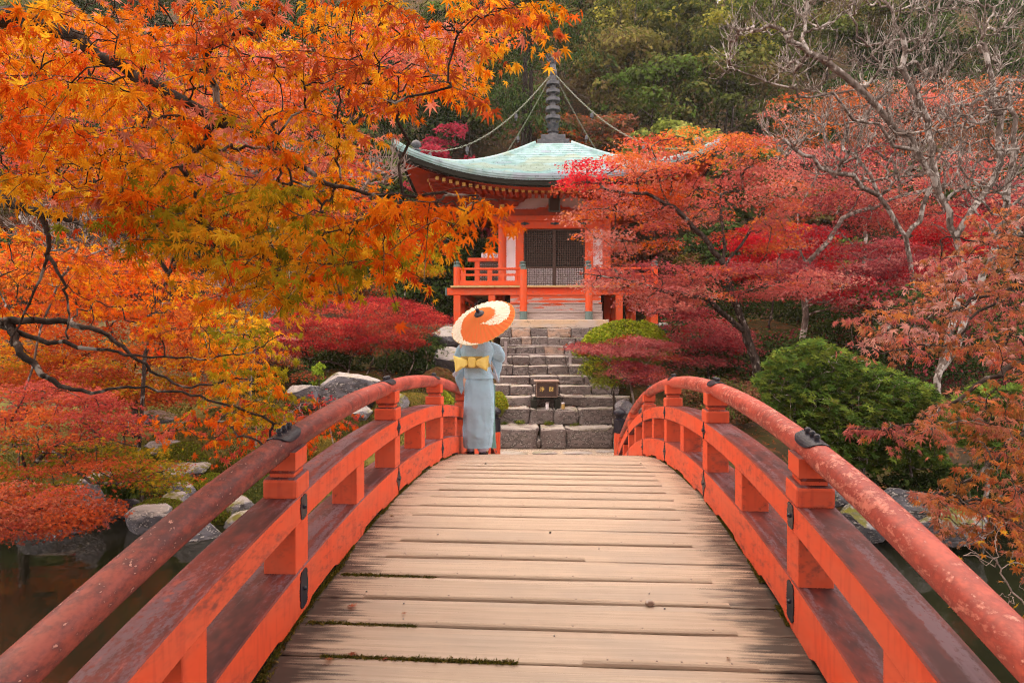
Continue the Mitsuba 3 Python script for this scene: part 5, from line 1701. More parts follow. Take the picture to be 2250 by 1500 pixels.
D_UP = [(1700, 350), (1850, 320), (1960, 330), (2080, 345), (2200, 345), (2280, 420), (2200, 500), (2060, 520), (1900, 500), (1760, 480)]
D_LO = [(1680, 500), (1800, 510), (1950, 530), (2060, 560), (2060, 660), (1950, 680), (1820, 680), (1720, 640)]
maple('crimson_maple', 'crimson and plum maple farther right, behind the grey lichen trunks', 37,
      [[gnd(1768, 18), at(1768, 720, 18), at(1765, 620, 18), at(1772, 580, 18)], [at(1772, 580, 18), at(1810, 540, 18), at(1850, 480, 18.3), at(1900, 420, 18.5)], [at(1772, 580, 18), at(1745, 520, 18), at(1760, 450, 18), at(1800, 380, 18)], [at(1850, 480, 18.3), at(1980, 430, 18.6), at(2100, 400, 18.8)]],
      [(D_UP, 17.5, 21, 110, REDS + PLUM + PINK), (D_LO, 16.8, 19.5, 84, PLUM + CRIM[3:] + REDS[2:3])], REDS, .070, 165, .58, tip=.009, bark='bark_lichen', most=.16)
maple('faded_maple', 'faded pink and rust maple behind the bare lichen trees, upper right', 38, [[gnd(1900, 24), at(1900, 560, 24), at(1900, 420, 24)], [at(1900, 420, 24), at(2080, 330, 24)], [at(1900, 420, 24), at(1760, 330, 24)]],
      [([(1640, 260), (1720, 225), (1860, 200), (2000, 190), (2280, 170), (2290, 340), (2080, 360), (1850, 340), (1700, 340)], 22.5, 26, 100, PINK[:1] + PINK[2:3] + RUST[:2] + BROWNISH[:3])], PINK, .085, 170, .75, tip=.009, bark='bark_lichen', most=.12)
maple('crimson_shrub', 'bright crimson shrub glowing behind the forked red maple', 41, [[gnd(1690, 21), at(1700, 640, 21)]], [([(1590, 540), (1650, 500), (1740, 490), (1830, 520), (1850, 560), (1800, 610), (1640, 620), (1590, 590)], 20.3, 22.5, 60, None)], CRIM, .075, 260, .55, cat='shrub')
maple('crimson_shrub', 'crimson shrub at the far right beneath the lichen covered branches', 43, [[gnd(2090, 23), at(2090, 620, 23)]], [([(2030, 500), (2100, 470), (2160, 500), (2150, 560), (2080, 570), (2030, 550)], 22, 24, 26, None)], CRIM, .085, 260, .6, cat='shrub')
maple('plum_maple', 'low dark plum maple in the shade between the red maple and the green shrub', 47, [[gnd(1560, 17.5), at(1560, 720, 17.5)]], [([(1470, 680), (1560, 690), (1640, 720), (1640, 790), (1540, 810), (1480, 760)], 17, 19, 36, None)], PLUM + CRIM[3:], .06, 240, .55, cat='tree')
maple('dwarf_maple', 'small dark red dwarf maple in front of the green azalea by the steps', 53,
      [[gnd(1395, 14.6), at(1385, 840, 14.6), at(1370, 800, 14.5)], [at(1385, 840, 14.6), at(1420, 800, 14.5), at(1450, 770, 14.4)], [at(1385, 840, 14.6), at(1330, 790, 14.3), at(1260, 760, 14.1)]],
      [([(1225, 770), (1290, 756), (1400, 745), (1470, 752), (1500, 770), (1490, 800), (1420, 790), (1330, 780), (1260, 775)], 13.8, 15.2, 40, PLUM + RUST[3:] + REDS[2:3]), ([(1330, 800), (1420, 800), (1490, 810), (1470, 845), (1380, 840)], 13.8, 14.8, 26, PLUM + RUST[3:])],
      PLUM, .040, 210, .30, tip=.0045, most=.05, bark='bark_lichen')
LIME = [(.30, .40, .03), (.38, .46, .04), (.22, .30, .025), (.44, .46, .05)]
mound('green_azalea', 'bright lime green clipped azalea dome right of the upper steps', W((1372 - 1125) / F * 17.6, 17.6, -.30), (1.12, .9, .72), 15000, .055, LIME, 59)
bush('loose_azalea', 'loose yellow green azalea hanging over the right side of the steps', 61, [([(1275, 770), (1340, 760), (1380, 800), (1370, 850), (1310, 850), (1285, 810)], 15.0, 16.4, 36)], LIME + OLGREEN, .045, 200, .24, stems=[[gnd(1350, 15.6), at(1345, 830, 15.6)]])
bush('shade_shrubs', 'dark plum and green low shrubs in the shade behind the forked trunks', 77, [([(1460, 640), (1700, 650), (1960, 640), (1980, 740), (1700, 750), (1460, 730)], 21.5, 25.5, 120)], DGREEN + PLUM[2:3] + DGREEN, .10, 150, .7, stems=[[gnd(1700, 23), at(1700, 720, 23)]])
# broad evergreen shrub over the right bank: whorls of narrow leaves


def whorl_shrub(name, label, seed, regions, pal, leaf, stems, per=9):
    g = np.random.default_rng(seed)
    t = thing(name, label, 'shrub')
    P = np.vstack([in_region(po, n, a, b, g)[0] for po, a, b, n in regions])
    clump = meshkit.fbm(P * 1.3, 2, seed)
    P = P[clump > .36]
    n = len(P)
    up = unit(np.array([0, -.25, 1.0]) + g.normal(0, .4, (n, 3)))
    a1 = unit(np.cross(up, g.normal(0, 1, (n, 3))))
    a2 = np.cross(up, a1)
    items = []
    tone = pick(pal, n, g, .25)
    for k in range(per):
        th = 2 * np.pi * k / per + g.uniform(-.2, .2, n)
        out = np.cos(th)[:, None] * a1 + np.sin(th)[:, None] * a2
        items.append(leaves(P + out * .008, out + up * g.uniform(-.15, .45, (n, 1)), up - out * .2, leaf * g.uniform(.7, 1.15, n), LANCE, np.clip(tone * g.uniform(.75, 1.25, (n, 1)), .004, .5)))
    sk = Skeleton(g)
    for s in stems:
        sk.line(s)
    sub = P[::9]
    sk.reach(sub, sag=.05, low=.6)
    put(t, 'stems', sk.mesh(.004, .5, most=.05), 'bark_lichen', smooth=True)
    m, c = merge_lc(items)
    put(t, 'foliage', m, 'leaf_gloss', color=c, kind='stuff')


E1 = [(1655, 835), (1700, 775), (1790, 742), (1870, 775), (1960, 810), (2050, 850), (2090, 900), (2060, 960), (2090, 1020), (2060, 1060), (1960, 1065), (1900, 1030), (1830, 1020), (1740, 950), (1690, 890)]
whorl_shrub('evergreen_shrub', 'large dark green evergreen shrub on the right bank beyond the bridge railing', 67, [(E1, 9.6, 11.6, 6200)], [(.06, .11, .02), (.085, .14, .025), (.045, .08, .018), (.14, .19, .03), (.10, .12, .02)], .078, [[gnd(1900, 10.8), at(1895, 1000, 10.6)], [gnd(1760, 11), at(1770, 930, 10.8)], [gnd(1990, 10.6), at(2000, 1020, 10.4)]])
whorl_shrub('evergreen_shrub', 'smaller green shrub at the right edge behind the bronze maple leaves', 71, [([(2060, 900), (2150, 840), (2270, 850), (2280, 960), (2200, 1010), (2110, 980)], 8.6, 9.8, 1300)], MGREEN, .08, [[gnd(2180, 9.6), at(2170, 960, 9.4)]])
bush('brown_hedge', 'low brownish hedge beside the far right railing', 73, [([(1500, 850), (1580, 842), (1670, 858), (1690, 920), (1640, 930), (1560, 900), (1500, 900)], 12.8, 14.2, 60)], BROWNISH + OLGREEN[:2], .045, 170, .28, stems=[[gnd(1600, 13.5), at(1600, 900, 13.5)]])
bush('dark_undergrowth', 'dark leafy undergrowth in the shade under the red maple trunks', 74, [([(1440, 700), (1560, 760), (1700, 740), (1900, 700), (1980, 780), (1900, 830), (1700, 860), (1560, 850), (1450, 800)], 17.5, 22, 190), ([(1880, 640), (2270, 640), (2270, 860), (2100, 880), (1950, 800)], 14.5, 20, 130)], DGREEN + PLUM[2:3], .09, 120, .55, stems=[[gnd(1650, 20), at(1650, 800, 20)]])

bush('shore_undergrowth', 'shadowed green undergrowth at the right waterline', 75, [([(1850, 1040), (2000, 1060), (2280, 1000), (2280, 1120), (2100, 1120), (1900, 1100)], 9.9, 11.2, 70)], DGREEN + OLGREEN[2:3], .06, 150, .28, stems=[[gnd(2050, 10.6), at(2050, 1080, 10.4)]])
# bare lichen trees, upper right


def bare_tree(name, label, seed, roots, regions, tip=.006, bark='bark_lichen', most=.14, twig=(.25, 5), power=.46, group=None):
    g = np.random.default_rng(seed)
    t = thing(name, label, 'tree', group)
    sk = Skeleton(g)
    sk.line(roots[0], wig=.03)
    for r_ in roots[1:]:
        k = sk.nearest(np.asarray(r_[0]))
        sk.line(np.vstack([[sk.p[k]], r_[1:]]), parent=k, wig=.05)
    P = np.vstack([in_region(po, n, a, b, g)[0] for po, a, b, n in regions])
    ends = sk.reach(P, sag=-.10, low=.5, steps=5, wig=.06)
    L0, nt = twig
    for e in ends:
        for _ in range(nt):
            k = e
            dirv = unit(np.array(sk.p[e]) - np.array(sk.p[sk.par[e]])) + g.normal(0, .5, 3)
            dirv[2] += .35
            for s in range(3):
                dirv = unit(dirv + g.normal(0, .22, 3) + [0, 0, .22])
                sk.p.append(np.array(sk.p[k]) + dirv * L0 * g.uniform(.5, 1.0) * (.45))
                sk.par.append(k)
                k = len(sk.p) - 1
    put(t, 'branches', sk.mesh(tip, power, 5, most=most), bark, smooth=True)
    return t


bare_tree('bare_tree', 'leafless tree with pale lichen crusted branches filling the upper right corner', 79,
          [[gnd(2085, 13.6), at(2062, 820, 13.6), at(2085, 740, 13.6), at(2120, 640, 13.8), at(2100, 520, 13.8), at(2060, 420, 13.8), at(2010, 330, 13.8), at(1930, 240, 13.6), at(1830, 150, 13.4), at(1730, 90, 13.2), at(1650, 20, 13)],
           [at(2100, 520, 13.8), at(2180, 400, 14), at(2200, 250, 14), at(2160, 100, 14)], [at(2060, 420, 13.8), at(2040, 300, 14.2), at(1980, 150, 14.2), at(1960, 30, 14.2)], [at(2010, 330, 13.8), at(1900, 270, 13.4), at(1780, 215, 13), at(1680, 180, 13), at(1590, 150, 13)]],
          [([(1610, 0), (1760, -20), (2260, -20), (2270, 420), (2120, 440), (1980, 330), (1850, 240), (1700, 200), (1590, 160)], 12.4, 15.5, 200)], tip=.0050, most=.065, twig=(.5, 7))
bare_tree('bare_tree', 'leafless tree with pale twigs above the red maple crowns, right of the hall', 83,
          [[gnd(2015, 17), at(2010, 780, 17), at(2012, 640, 17), at(1990, 520, 17), at(1930, 430, 17), at(1880, 330, 17)], [at(1990, 520, 17), at(2040, 420, 17), at(2080, 300, 17)], [at(1930, 430, 17), at(1800, 370, 16.6), at(1720, 310, 16.4)]],
          [([(1640, 300), (1720, 230), (1850, 210), (2000, 230), (2120, 300), (2140, 420), (1960, 440), (1820, 400), (1700, 360)], 15.6, 18, 130)], tip=.0050, most=.06, twig=(.55, 7))
bare_tree('bare_tree', 'grey leaning twin trunk with bare upright twigs at the right edge', 89,
          [[gnd(2050, 12.9), at(2060, 830, 12.9), at(2110, 740, 12.9), at(2160, 600, 12.9), at(2210, 480, 12.9), at(2230, 330, 12.9), at(2220, 200, 12.9)], [at(2160, 600, 12.9), at(2110, 560, 12.7), at(2060, 500, 12.6)], [at(2210, 480, 12.9), at(2290, 380, 12.9)]],
          [([(2080, 250), (2180, 180), (2290, 160), (2290, 520), (2180, 520), (2100, 420)], 12, 13.8, 60)], tip=.0050, most=.065, twig=(.4, 6))
bare_tree('bare_tree', 'small leafless tree with silvery twigs showing through the orange maple, left of the hall', 97,
          [[gnd(560, 13), at(560, 760, 13), at(540, 620, 13), at(560, 500, 13), at(590, 400, 13)], [at(540, 620, 13), at(600, 560, 12.6), at(650, 440, 12.4)], [at(560, 500, 13), at(480, 430, 12.8), at(430, 360, 12.6)]],
          [([(430, 300), (560, 290), (700, 340), (800, 380), (880, 330), (900, 390), (760, 440), (600, 470), (470, 430)], 11.8, 13.8, 130), ([(470, 630), (560, 600), (620, 640), (600, 700), (500, 720)], 12, 13, 40)], tip=.006, bark='twig_pale', most=.022, twig=(.4, 6))
bare_tree('bare_tree', 'leafless tree with tangled pale twigs at the left edge behind the dark maple branches', 99,
          [[gnd(40, 11.6), at(52, 860, 11.4), at(90, 720, 11.2), at(135, 610, 11), at(190, 500, 11)], [at(135, 610, 11), at(260, 530, 11), at(330, 480, 11)]],
          [([(20, 440), (160, 440), (330, 450), (380, 500), (300, 560), (160, 560), (40, 540)], 10.2, 11.8, 90)], tip=.005, bark='bark_lichen', most=.018, twig=(.35, 6))

# ------------------------------------------------------------------ middle distance, left
maple('salmon_maple', 'low salmon red maple leaning over the pond at the left edge', 103,
      [[gnd(60, 11.5), at(60, 1040, 10), at(100, 980, 9.4), at(200, 960, 9.2), at(300, 980, 9)], [at(60, 1040, 10), at(20, 930, 9.6), at(60, 860, 9.6)], [at(100, 980, 9.4), at(200, 1060, 9), at(330, 1060, 8.9)], [at(60, 1040, 10), at(40, 1120, 9.2), at(120, 1150, 9)]],
      [([(-40, 850), (120, 840), (240, 880), (300, 930), (280, 980), (120, 960), (-40, 960)], 8.6, 10.4, 84, [(.50, .09, .07), (.56, .13, .09), (.44, .07, .06)] + RUST[:2]), ([(-40, 960), (200, 970), (330, 1000), (420, 1050), (380, 1075), (240, 1060), (60, 1080), (-40, 1060)], 8.3, 10, 70, RUST[:2] + RUST[3:] + OLIVE[:3]),
       ([(-40, 1070), (120, 1080), (200, 1100), (190, 1150), (60, 1165), (-40, 1160)], 8.0, 9.4, 44, RUST + BRONZE[:3]), ([(-40, 1080), (150, 1090), (240, 1120), (200, 1165), (60, 1190), (-40, 1190)], 7.6, 8.8, 46, [(.44, .09, .06), (.50, .15, .08)] + RUST[1:2])], PINK, .038, 130, .27, tip=.005, most=.07)
maple('tawny_maple', 'tawny orange maple with fine leaves in the left background above the pond', 107,
      [[gnd(300, 14), at(290, 860, 14), at(260, 760, 14), at(220, 680, 14)], [at(290, 860, 14), at(360, 760, 13.8), at(440, 680, 13.6)]],
      [([(-60, 560), (200, 540), (420, 600), (540, 680), (540, 790), (440, 830), (300, 800), (100, 800), (-60, 780)], 11.5, 15, 170, ORANGE[:3] + RUST + YELLOW[:1]), ([(-40, 770), (200, 790), (400, 820), (480, 870), (300, 890), (100, 860), (-40, 860)], 11, 13.5, 70, RUST + OLIVE[2:])], ORANGE, .052, 230, .50, tip=.007, most=.11)
maple('scarlet_maple', 'scarlet and coral maple behind the orange leaves, upper left', 109,
      [[gnd(300, 10.9), at(318, 780, 10.3), at(370, 600, 9.6), at(420, 400, 9)], [at(370, 600, 9.6), at(560, 420, 8.8), at(760, 330, 8.6)], [at(370, 600, 9.6), at(240, 420, 9), at(80, 300, 9)]],
      [([(-60, 80), (300, 60), (700, 60), (1000, 60), (1120, 30), (1100, 90), (1020, 150), (940, 190), (840, 200), (770, 300), (770, 430), (900, 490), (860, 560), (700, 560), (560, 470), (300, 440), (-60, 420)], 7.6, 10.2, 230, REDS + ORANGE[1:3] + PINK[:2] + ORANGE[4:])], REDS, .048, 120, .40, tip=.0045, most=.03, tmpl=LEAF5)
# red layered shrub left of the steps
R1 = [(560, 740), (600, 690), (680, 650), (740, 660), (800, 655), (880, 660), (930, 680), (968, 700), (960, 735), (900, 770), (800, 780), (700, 770), (640, 790), (580, 780)]
R2 = [(500, 740), (580, 720), (640, 740), (640, 790), (560, 800), (510, 780)]
st_ = [[gnd(p, 17.6), at(p + q, 790, 17.6)] for p, q in ((700, -20), (760, 10), (800, 20), (840, 10), (890, 20), (930, 10))]
g = np.random.default_rng(113)
RS = thing('red_enkianthus', 'broad scarlet layered shrub above the boulder left of the steps', 'shrub')
P = in_region(R1, 190, 16.4, 18.6, g)[0]
near_ = np.argmin(np.linalg.norm(P[:, None, :2] - np.array([s[1][:2] for s in st_])[None], axis=2), 1)
RED_S = [(.50, .045, .045), (.56, .075, .055), (.40, .03, .04), (.58, .12, .075), (.28, .025, .03)]
m, c = merge_lc([pad_leaves(q, .40 * g.uniform(.6, 1.3), .085, 270, .040, np.asarray(RED_S)[g.integers(0, 5, 2)], g, RHOMB, droop=-.5) for q in P])
for i_, s in enumerate(st_):
    sk = Skeleton(g)
    sk.line(s)
    if (near_ == i_).any():
        sk.reach(P[near_ == i_], sag=.04, low=.4)
    put(RS, 'stem', sk.mesh(.005, .5, most=.05), 'bark_dark', smooth=True)
put(RS, 'foliage', m, 'leaf', color=c, kind='stuff')
maple('maroon_shrub', 'darker maroon shrub at the left end of the scarlet shrub', 127, [[gnd(570, 16.5), at(570, 790, 16.5)]], [(R2, 15.6, 17, 50, PLUM + REDS[2:3] + RUST[3:]), ([(560, 790), (640, 790), (670, 830), (620, 860), (570, 830)], 15, 16.5, 26, RUST[1:] + BROWNISH)], PLUM, .045, 240, .36, cat='shrub', tmpl=RHOMB)
bush('dark_evergreen', 'dark evergreen thicket behind the left corner of the veranda', 131, [([(830, 600), (870, 520), (960, 500), (1030, 490), (1060, 560), (1050, 640), (1000, 690), (900, 680), (840, 650)], 27, 31, 90)], DGREEN + MGREEN[2:3], .16, 260, .95, stems=[[gnd(930, 29), at(930, 620, 29)]], cat='tree')
bush('dark_evergreen', 'dark evergreen shrub under the scarlet shrub, behind the boulder', 133, [([(560, 800), (680, 810), (700, 850), (660, 880), (580, 870)], 15.5, 17, 30), ([(640, 770), (955, 750), (965, 850), (840, 840), (700, 830)], 18.4, 20.0, 70)], DGREEN, .08, 180, .42, stems=[[gnd(620, 16), at(620, 850, 16)]])
maple('amber_sapling', 'small amber maple in front of the dark thicket left of the hall', 137, [[gnd(885, 23), at(890, 640, 23)]], [([(835, 588), (880, 575), (940, 580), (945, 602), (880, 610), (840, 605)], 22.5, 24, 26, None)], ORANGE[:2] + OLIVE[2:] + YELLOW[:1], .06, 220, .5)
bush('olive_tree', 'olive brown tree behind the scarlet shrub', 139, [([(540, 660), (640, 600), (760, 610), (840, 640), (820, 670), (700, 660), (600, 690)], 20, 23, 60)], BROWNISH + RUST[1:2] + OLGREEN[:1], .09, 170, .6, stems=[[gnd(790, 21), at(785, 640, 21), at(790, 590, 21)]], cat='tree', bark='bark_lichen', mat='leaf')
# mounds of moss and small azaleas on the left bank
BANK = [(.14, .15, .02), (.18, .17, .025), (.10, .12, .018), (.22, .17, .04)]
for nm, lb, px, py, d, sx, sz, pal, sd, sz_l in (
        ('low_azalea', 'yellow green azalea cushion on the left bank between two pale rocks', 400, 1000, 12.1, .42, .34, LIME[2:3] + BANK, 160, .026), ('low_azalea', 'olive azalea cushion below the bright moss mound', 505, 1095, 11.4, .46, .34, OLGREEN + LIME[2:3], 161, .026), ('low_azalea', 'reddish green cushion at the pond edge under the salmon maple', 330, 1075, 11.3, .40, .30, OLGREEN + RUST[1:2], 162, .026), ('moss_mound', 'moss covered hump at the pond edge behind the nearest left block', 480, 1128, 10.9, .42, .34, BANK + LIME[2:3], 163, .024), ('moss_mound', 'moss hump beside the large pale rock in the pond', 262, 1048, 11.5, .40, .26, BANK, 164, .024), ('moss_mound', 'yellow green moss cap on the waterline left of the handrail', 350, 1118, 10.5, .40, .22, LIME[2:3] + BANK, 165, .024), ('moss_mound', 'low moss cushion on the bank between pale rocks, farthest left', 300, 1000, 12.2, .5, .22, BANK, 150, .022), ('moss_mound', 'bright green moss mound just behind the left railing', 466, 1062, 11.8, .36, .26, LIME[:3] + BANK, 141, .022), ('moss_mound', 'moss mound higher on the bank, right of the pale flat rock', 545, 1020, 12.6, .62, .42, BANK, 142, .024),
        ('moss_mound', 'dull green mound beside the largest block of the left railing', 585, 1085, 11.6, .60, .42, OLGREEN, 143, .024), ('moss_mound', 'small green mound between the two nearest rocks on the left bank', 440, 1040, 12.2, .30, .2, BANK, 144, .022),
        ('red_azalea', 'low reddish azalea cushion below the stacked boulders', 962, 834, 17.6, .50, .42, [(.34, .15, .10), (.28, .16, .06), (.22, .12, .07), (.20, .20, .05)], 145, .035), ('round_azalea', 'small yellow green round azalea at the right side of the kimono', 1090, 880, 15.6, .26, .30, LIME + YELLOW[2:3], 146, .03),
        ('bank_azalea', 'mossy yellow cushion behind the left railing below the boulder', 900, 885, 14.6, .75, .32, [(.30, .23, .05), (.24, .20, .04), (.34, .22, .08), (.15, .15, .03)], 147, .03), ('bank_azalea', 'green and yellow cushion between two railing blocks', 965, 880, 14.3, .30, .34, LIME[:2] + [(.30, .22, .04)], 148, .03),
        ('bank_azalea', 'olive azalea cushion left of the middle railing block', 770, 935, 13.4, .62, .45, OLGREEN + BROWNISH[:1], 149, .03), ('bank_azalea', 'yellowing grass cushion seen between handrail and beam', 690, 985, 12.6, .50, .35, [(.32, .24, .05), (.26, .20, .04)], 150, .03)):
    c = at(px, py, d)
    mound(nm, lb, c - [0, 0, sz * .35], (sx, sx * .85, sz), int(9000 * min(1.4, (sx / .45) ** 2 + .3)), sz_l, pal, sd)
bush('lime_sprig', 'fresh lime green sprig growing beside the big boulder', 151, [([(685, 810), (712, 800), (712, 840), (690, 845)], 15, 15.3, 12)], [(.24, .36, .03), (.30, .40, .04)], .05, 60, .10, stems=[[at(700, 862, 15.1), at(700, 830, 15.1)]])
g = np.random.default_rng(153)
# bare twig shrub with a few scarlet leaves beside the left railing; sparse yellow twigs at the right edge
for nm, lb, sd, root, reg, pal, lf, nl in (
        ('scarlet_twigs', 'pale twiggy shrub with a few scarlet leaves beside the left handrail', 155, [at(735, 985, 11.5), at(720, 930, 11.5), at(700, 905, 11.5)], [(600, 900), (700, 860), (780, 870), (760, 905), (690, 930), (610, 935)], CRIM[:3] + REDS[:1], .055, 130),
        ('yellow_twigs', 'thin bare twigs with a few yellow leaves at the lower right edge', 157, [at(2330, 1500, 3.6), at(2260, 1340, 3.6), at(2200, 1260, 3.7)], [(2120, 1150), (2260, 1130), (2270, 1400), (2180, 1420), (2080, 1330), (2060, 1250)], [(.62, .36, .03), (.60, .24, .03)], .032, 26)):
    g = np.random.default_rng(sd)
    t = thing(nm, lb, 'shrub')
    sk = Skeleton(g)
    sk.line(root)
    d_ = 11.5 if sd == 155 else 3.6
    P = in_region(reg, 46, d_ * .94, d_ * 1.08, g)[0]
    sk.reach(P, sag=.08, steps=5, wig=.05, low=.2)
    put(t, 'stems', sk.mesh(.0035 if sd == 155 else .0016, .4, most=.02), 'twig_pale', smooth=True)
    q = P[g.integers(0, len(P), nl)] + g.normal(0, .06 * d_ / 8, (nl, 3))
    m, c = leaves(q, g.normal(0, 1, (nl, 3)) - [0, 0, .6], g.normal(0, .6, (nl, 3)) + [0, -.5, .7], lf * g.uniform(.7, 1.2, nl), LEAF5, pick(pal, nl, g))
    put(t, 'foliage', m, 'leaf', color=c, kind='stuff')

# ------------------------------------------------------------------ rocks
for i, (lb, px, py, d, sx, sy, sz) in enumerate((
        ('big grey boulder with a moss patch below the scarlet shrub', 780, 850, 15.0, .95, .7, .62), ('dark mossy rock at the left foot of the big boulder', 672, 862, 14.6, .42, .4, .34), ('upper boulder of the stack left of the stairs', 985, 737, 20.4, .62, .6, .34),
        ('lower pale boulder of the stack left of the stairs', 985, 792, 19.4, .66, .6, .50), ('pale blue rock half hidden behind the left handrail', 872, 890, 13.9, .30, .3, .30), ('small rock peeping over the middle beam at the left', 795, 905, 13.2, .22, .2, .16),
        ('pale rock farthest up the left bank among orange leaves', 345, 912, 13.2, .40, .35, .17), ('long pale rock with dark base on the left bank', 358, 985, 12.4, .46, .4, .24), ('pale flat rock edged with yellow moss', 405, 1030, 11.9, .50, .45, .20),
        ('small bluish rock nearest the left handrail', 402, 1082, 11.3, .26, .25, .22), ('dark rock at the waterline under the bluish rock', 385, 1120, 11.0, .36, .35, .34), ('large pale rock standing in the pond at the left', 225, 1085, 10.9, .55, .45, .42),
        ('rock in the pond under the salmon maple', 290, 1100, 11.2, .45, .4, .30), ('small pale rock between maple twigs at the left', 218, 1032, 11.6, .18, .15, .10), ('small rock by the black cap of the end post', 1370, 893, 14.2, .22, .2, .17),
        ('dark rock at the right waterline under the green shrub', 1900, 1140, 9.6, .55, .45, .34), ('grey rock at the waterline right of the dark one', 1985, 1110, 9.9, .50, .45, .36), ('low wet rock at the far right of the pond', 2080, 1150, 9.4, .55, .4, .26), ('long dark rock at the pond edge behind the right handrail', 1800, 1075, 10.2, .6, .45, .3),
        ('grey stone beside the right end of the temple platform', 1452, 722, 20.8, .34, .3, .22), ('mossy rock behind the nearest left block', 500, 1120, 11.0, .5, .4, .3), ('flat mossy rock at the waterline between salmon maple and railing', 345, 1140, 10.4, .55, .45, .30), ('dark wet rock standing in the pond beside the left handrail', 430, 1165, 10.0, .45, .4, .32), ('dark rock under the lowest salmon branches in the pond', 120, 1150, 10.3, .6, .5, .3), ('dark rock under the bridge railing at the left shore', 560, 1160, 10.7, .55, .45, .34))):
    c = at(px, py, d)
    solo('rock', boulder(c - [0, 0, sz * .15], (sx, sy, sz), 200 + i, 4), 'stone_rock', lb, 'rock', 'rocks along the pond', smooth=35)
# grass tuft among the pond rocks
P = at_n(g.uniform(235, 300, 500), g.uniform(1075, 1095, 500), g.uniform(10.6, 11, 500))
m_, c_ = tufts(P, .22, np.array([[.06, .10, .02], [.10, .14, .03]]), up=1.2, seed=9)
k_ = thing('pond_grass', 'tuft of green grass between the pond rocks at the left', 'grass', kind='stuff')
scene[k_] = mikit.ply(m_, 'leaf_gloss', color=c_)
# short moss and grass on the left bank
n = 46000
rr, dd = g.uniform(-9.5, -.9, n), g.uniform(10.6, 17.5, n)
hh = terrain_h(rr, dd)
keep = (hh > -2.85) & (meshkit.fbm(np.stack([rr * 1.2, dd * 1.2, rr * 0], 1), 3) > .40)
P = cam_frame((np.stack([rr, dd, hh], 1)[keep], None))[0]
m_, c_ = tufts(P, .055, np.array([[.10, .11, .02], [.16, .15, .03], [.07, .075, .018], [.20, .15, .04]]), seed=19)
k_ = thing('bank_moss', 'short olive moss and grass covering the left bank between the rocks', 'moss', kind='stuff')
scene[k_] = mikit.ply(m_, 'leaf_gloss', color=c_)
# fallen leaves carpeting the banks
n = 9000
rr, dd = g.uniform(-9, 9, n), g.uniform(11.5, 24, n)
keep = (np.abs(rr - .9) > 2.0)
rr, dd = rr[keep], dd[keep]
P = cam_frame((np.stack([rr, dd, terrain_h(rr, dd) + .015], 1), None))[0]
m_, c_ = leaves(P, g.normal(0, 1, (len(P), 3)) * [1, 1, .2], g.normal(0, .25, (len(P), 3)) + [0, 0, 1], .045 * g.uniform(.6, 1.2, len(P)), STAR3, pick(RUST + ORANGE[1:3] + BROWNISH, len(P), g))
k_ = thing('leaf_litter', 'fallen red and brown leaves scattered over the banks', 'fallen leaves', kind='stuff')
scene[k_] = mikit.ply(m_, 'leaf', color=c_)

# weeds in the joints of the lowest steps
for q_, (px, py, d) in enumerate(((1142, 930, 15.75), (1205, 932, 15.8), (1106, 933, 15.8), (1262, 936, 15.85))):
    P = at_n(px + g.normal(0, 5, 60), py + g.normal(0, 1.0, 60), d + g.normal(0, .03, 60))
    m_, c_ = tufts(P, .07, np.array([[.12, .17, .03], [.20, .22, .04]]), up=1.0, seed=60 + q_)
    solo('weed_tuft', m_, 'leaf_gloss', 'small green weed in the joint above the lowest step, %s from the left' % ORD[[1, 2, 0, 3][q_]], 'weed', 'weeds on the stairs', color=c_)
# leaves and twigs that lie on the treads of the stairs and on the landing
ts = []
for d, zt, zb, p0, p1, wm in COURSES[:9]:
    n = 46
    ts.append(np.stack([g.uniform((p0 + 25 - 1125) / F * d, (min(p1, 1300) - 1125) / F * d, n), d + .12 + .5 * g.uniform(0, 1, n) ** .5, np.full(n, zt + .012)], 1))
ts.append(np.stack([g.uniform(-.8, 2.3, 60), g.uniform(13, 15.1, 60), np.full(60, -2.452)], 1))
P = cam_frame((np.vstack(ts), None))[0]
m_, c_ = leaves(P, g.normal(0, 1, (len(P), 3)) * [1, 1, .15], g.normal(0, .2, (len(P), 3)) + [0, 0, 1], .032 * g.uniform(.6, 1.2, len(P)), LEAF5, pick(RUST + BROWNISH + ORANGE[:2], len(P), g))
k_ = thing('step_litter', 'small fallen leaves lying on the treads of the stone stairs', 'fallen leaves', kind='stuff')
scene[k_] = mikit.ply(m_, 'leaf', color=c_)
# ------------------------------------------------------------------ the wooded hillside
fg = np.random.default_rng(211)


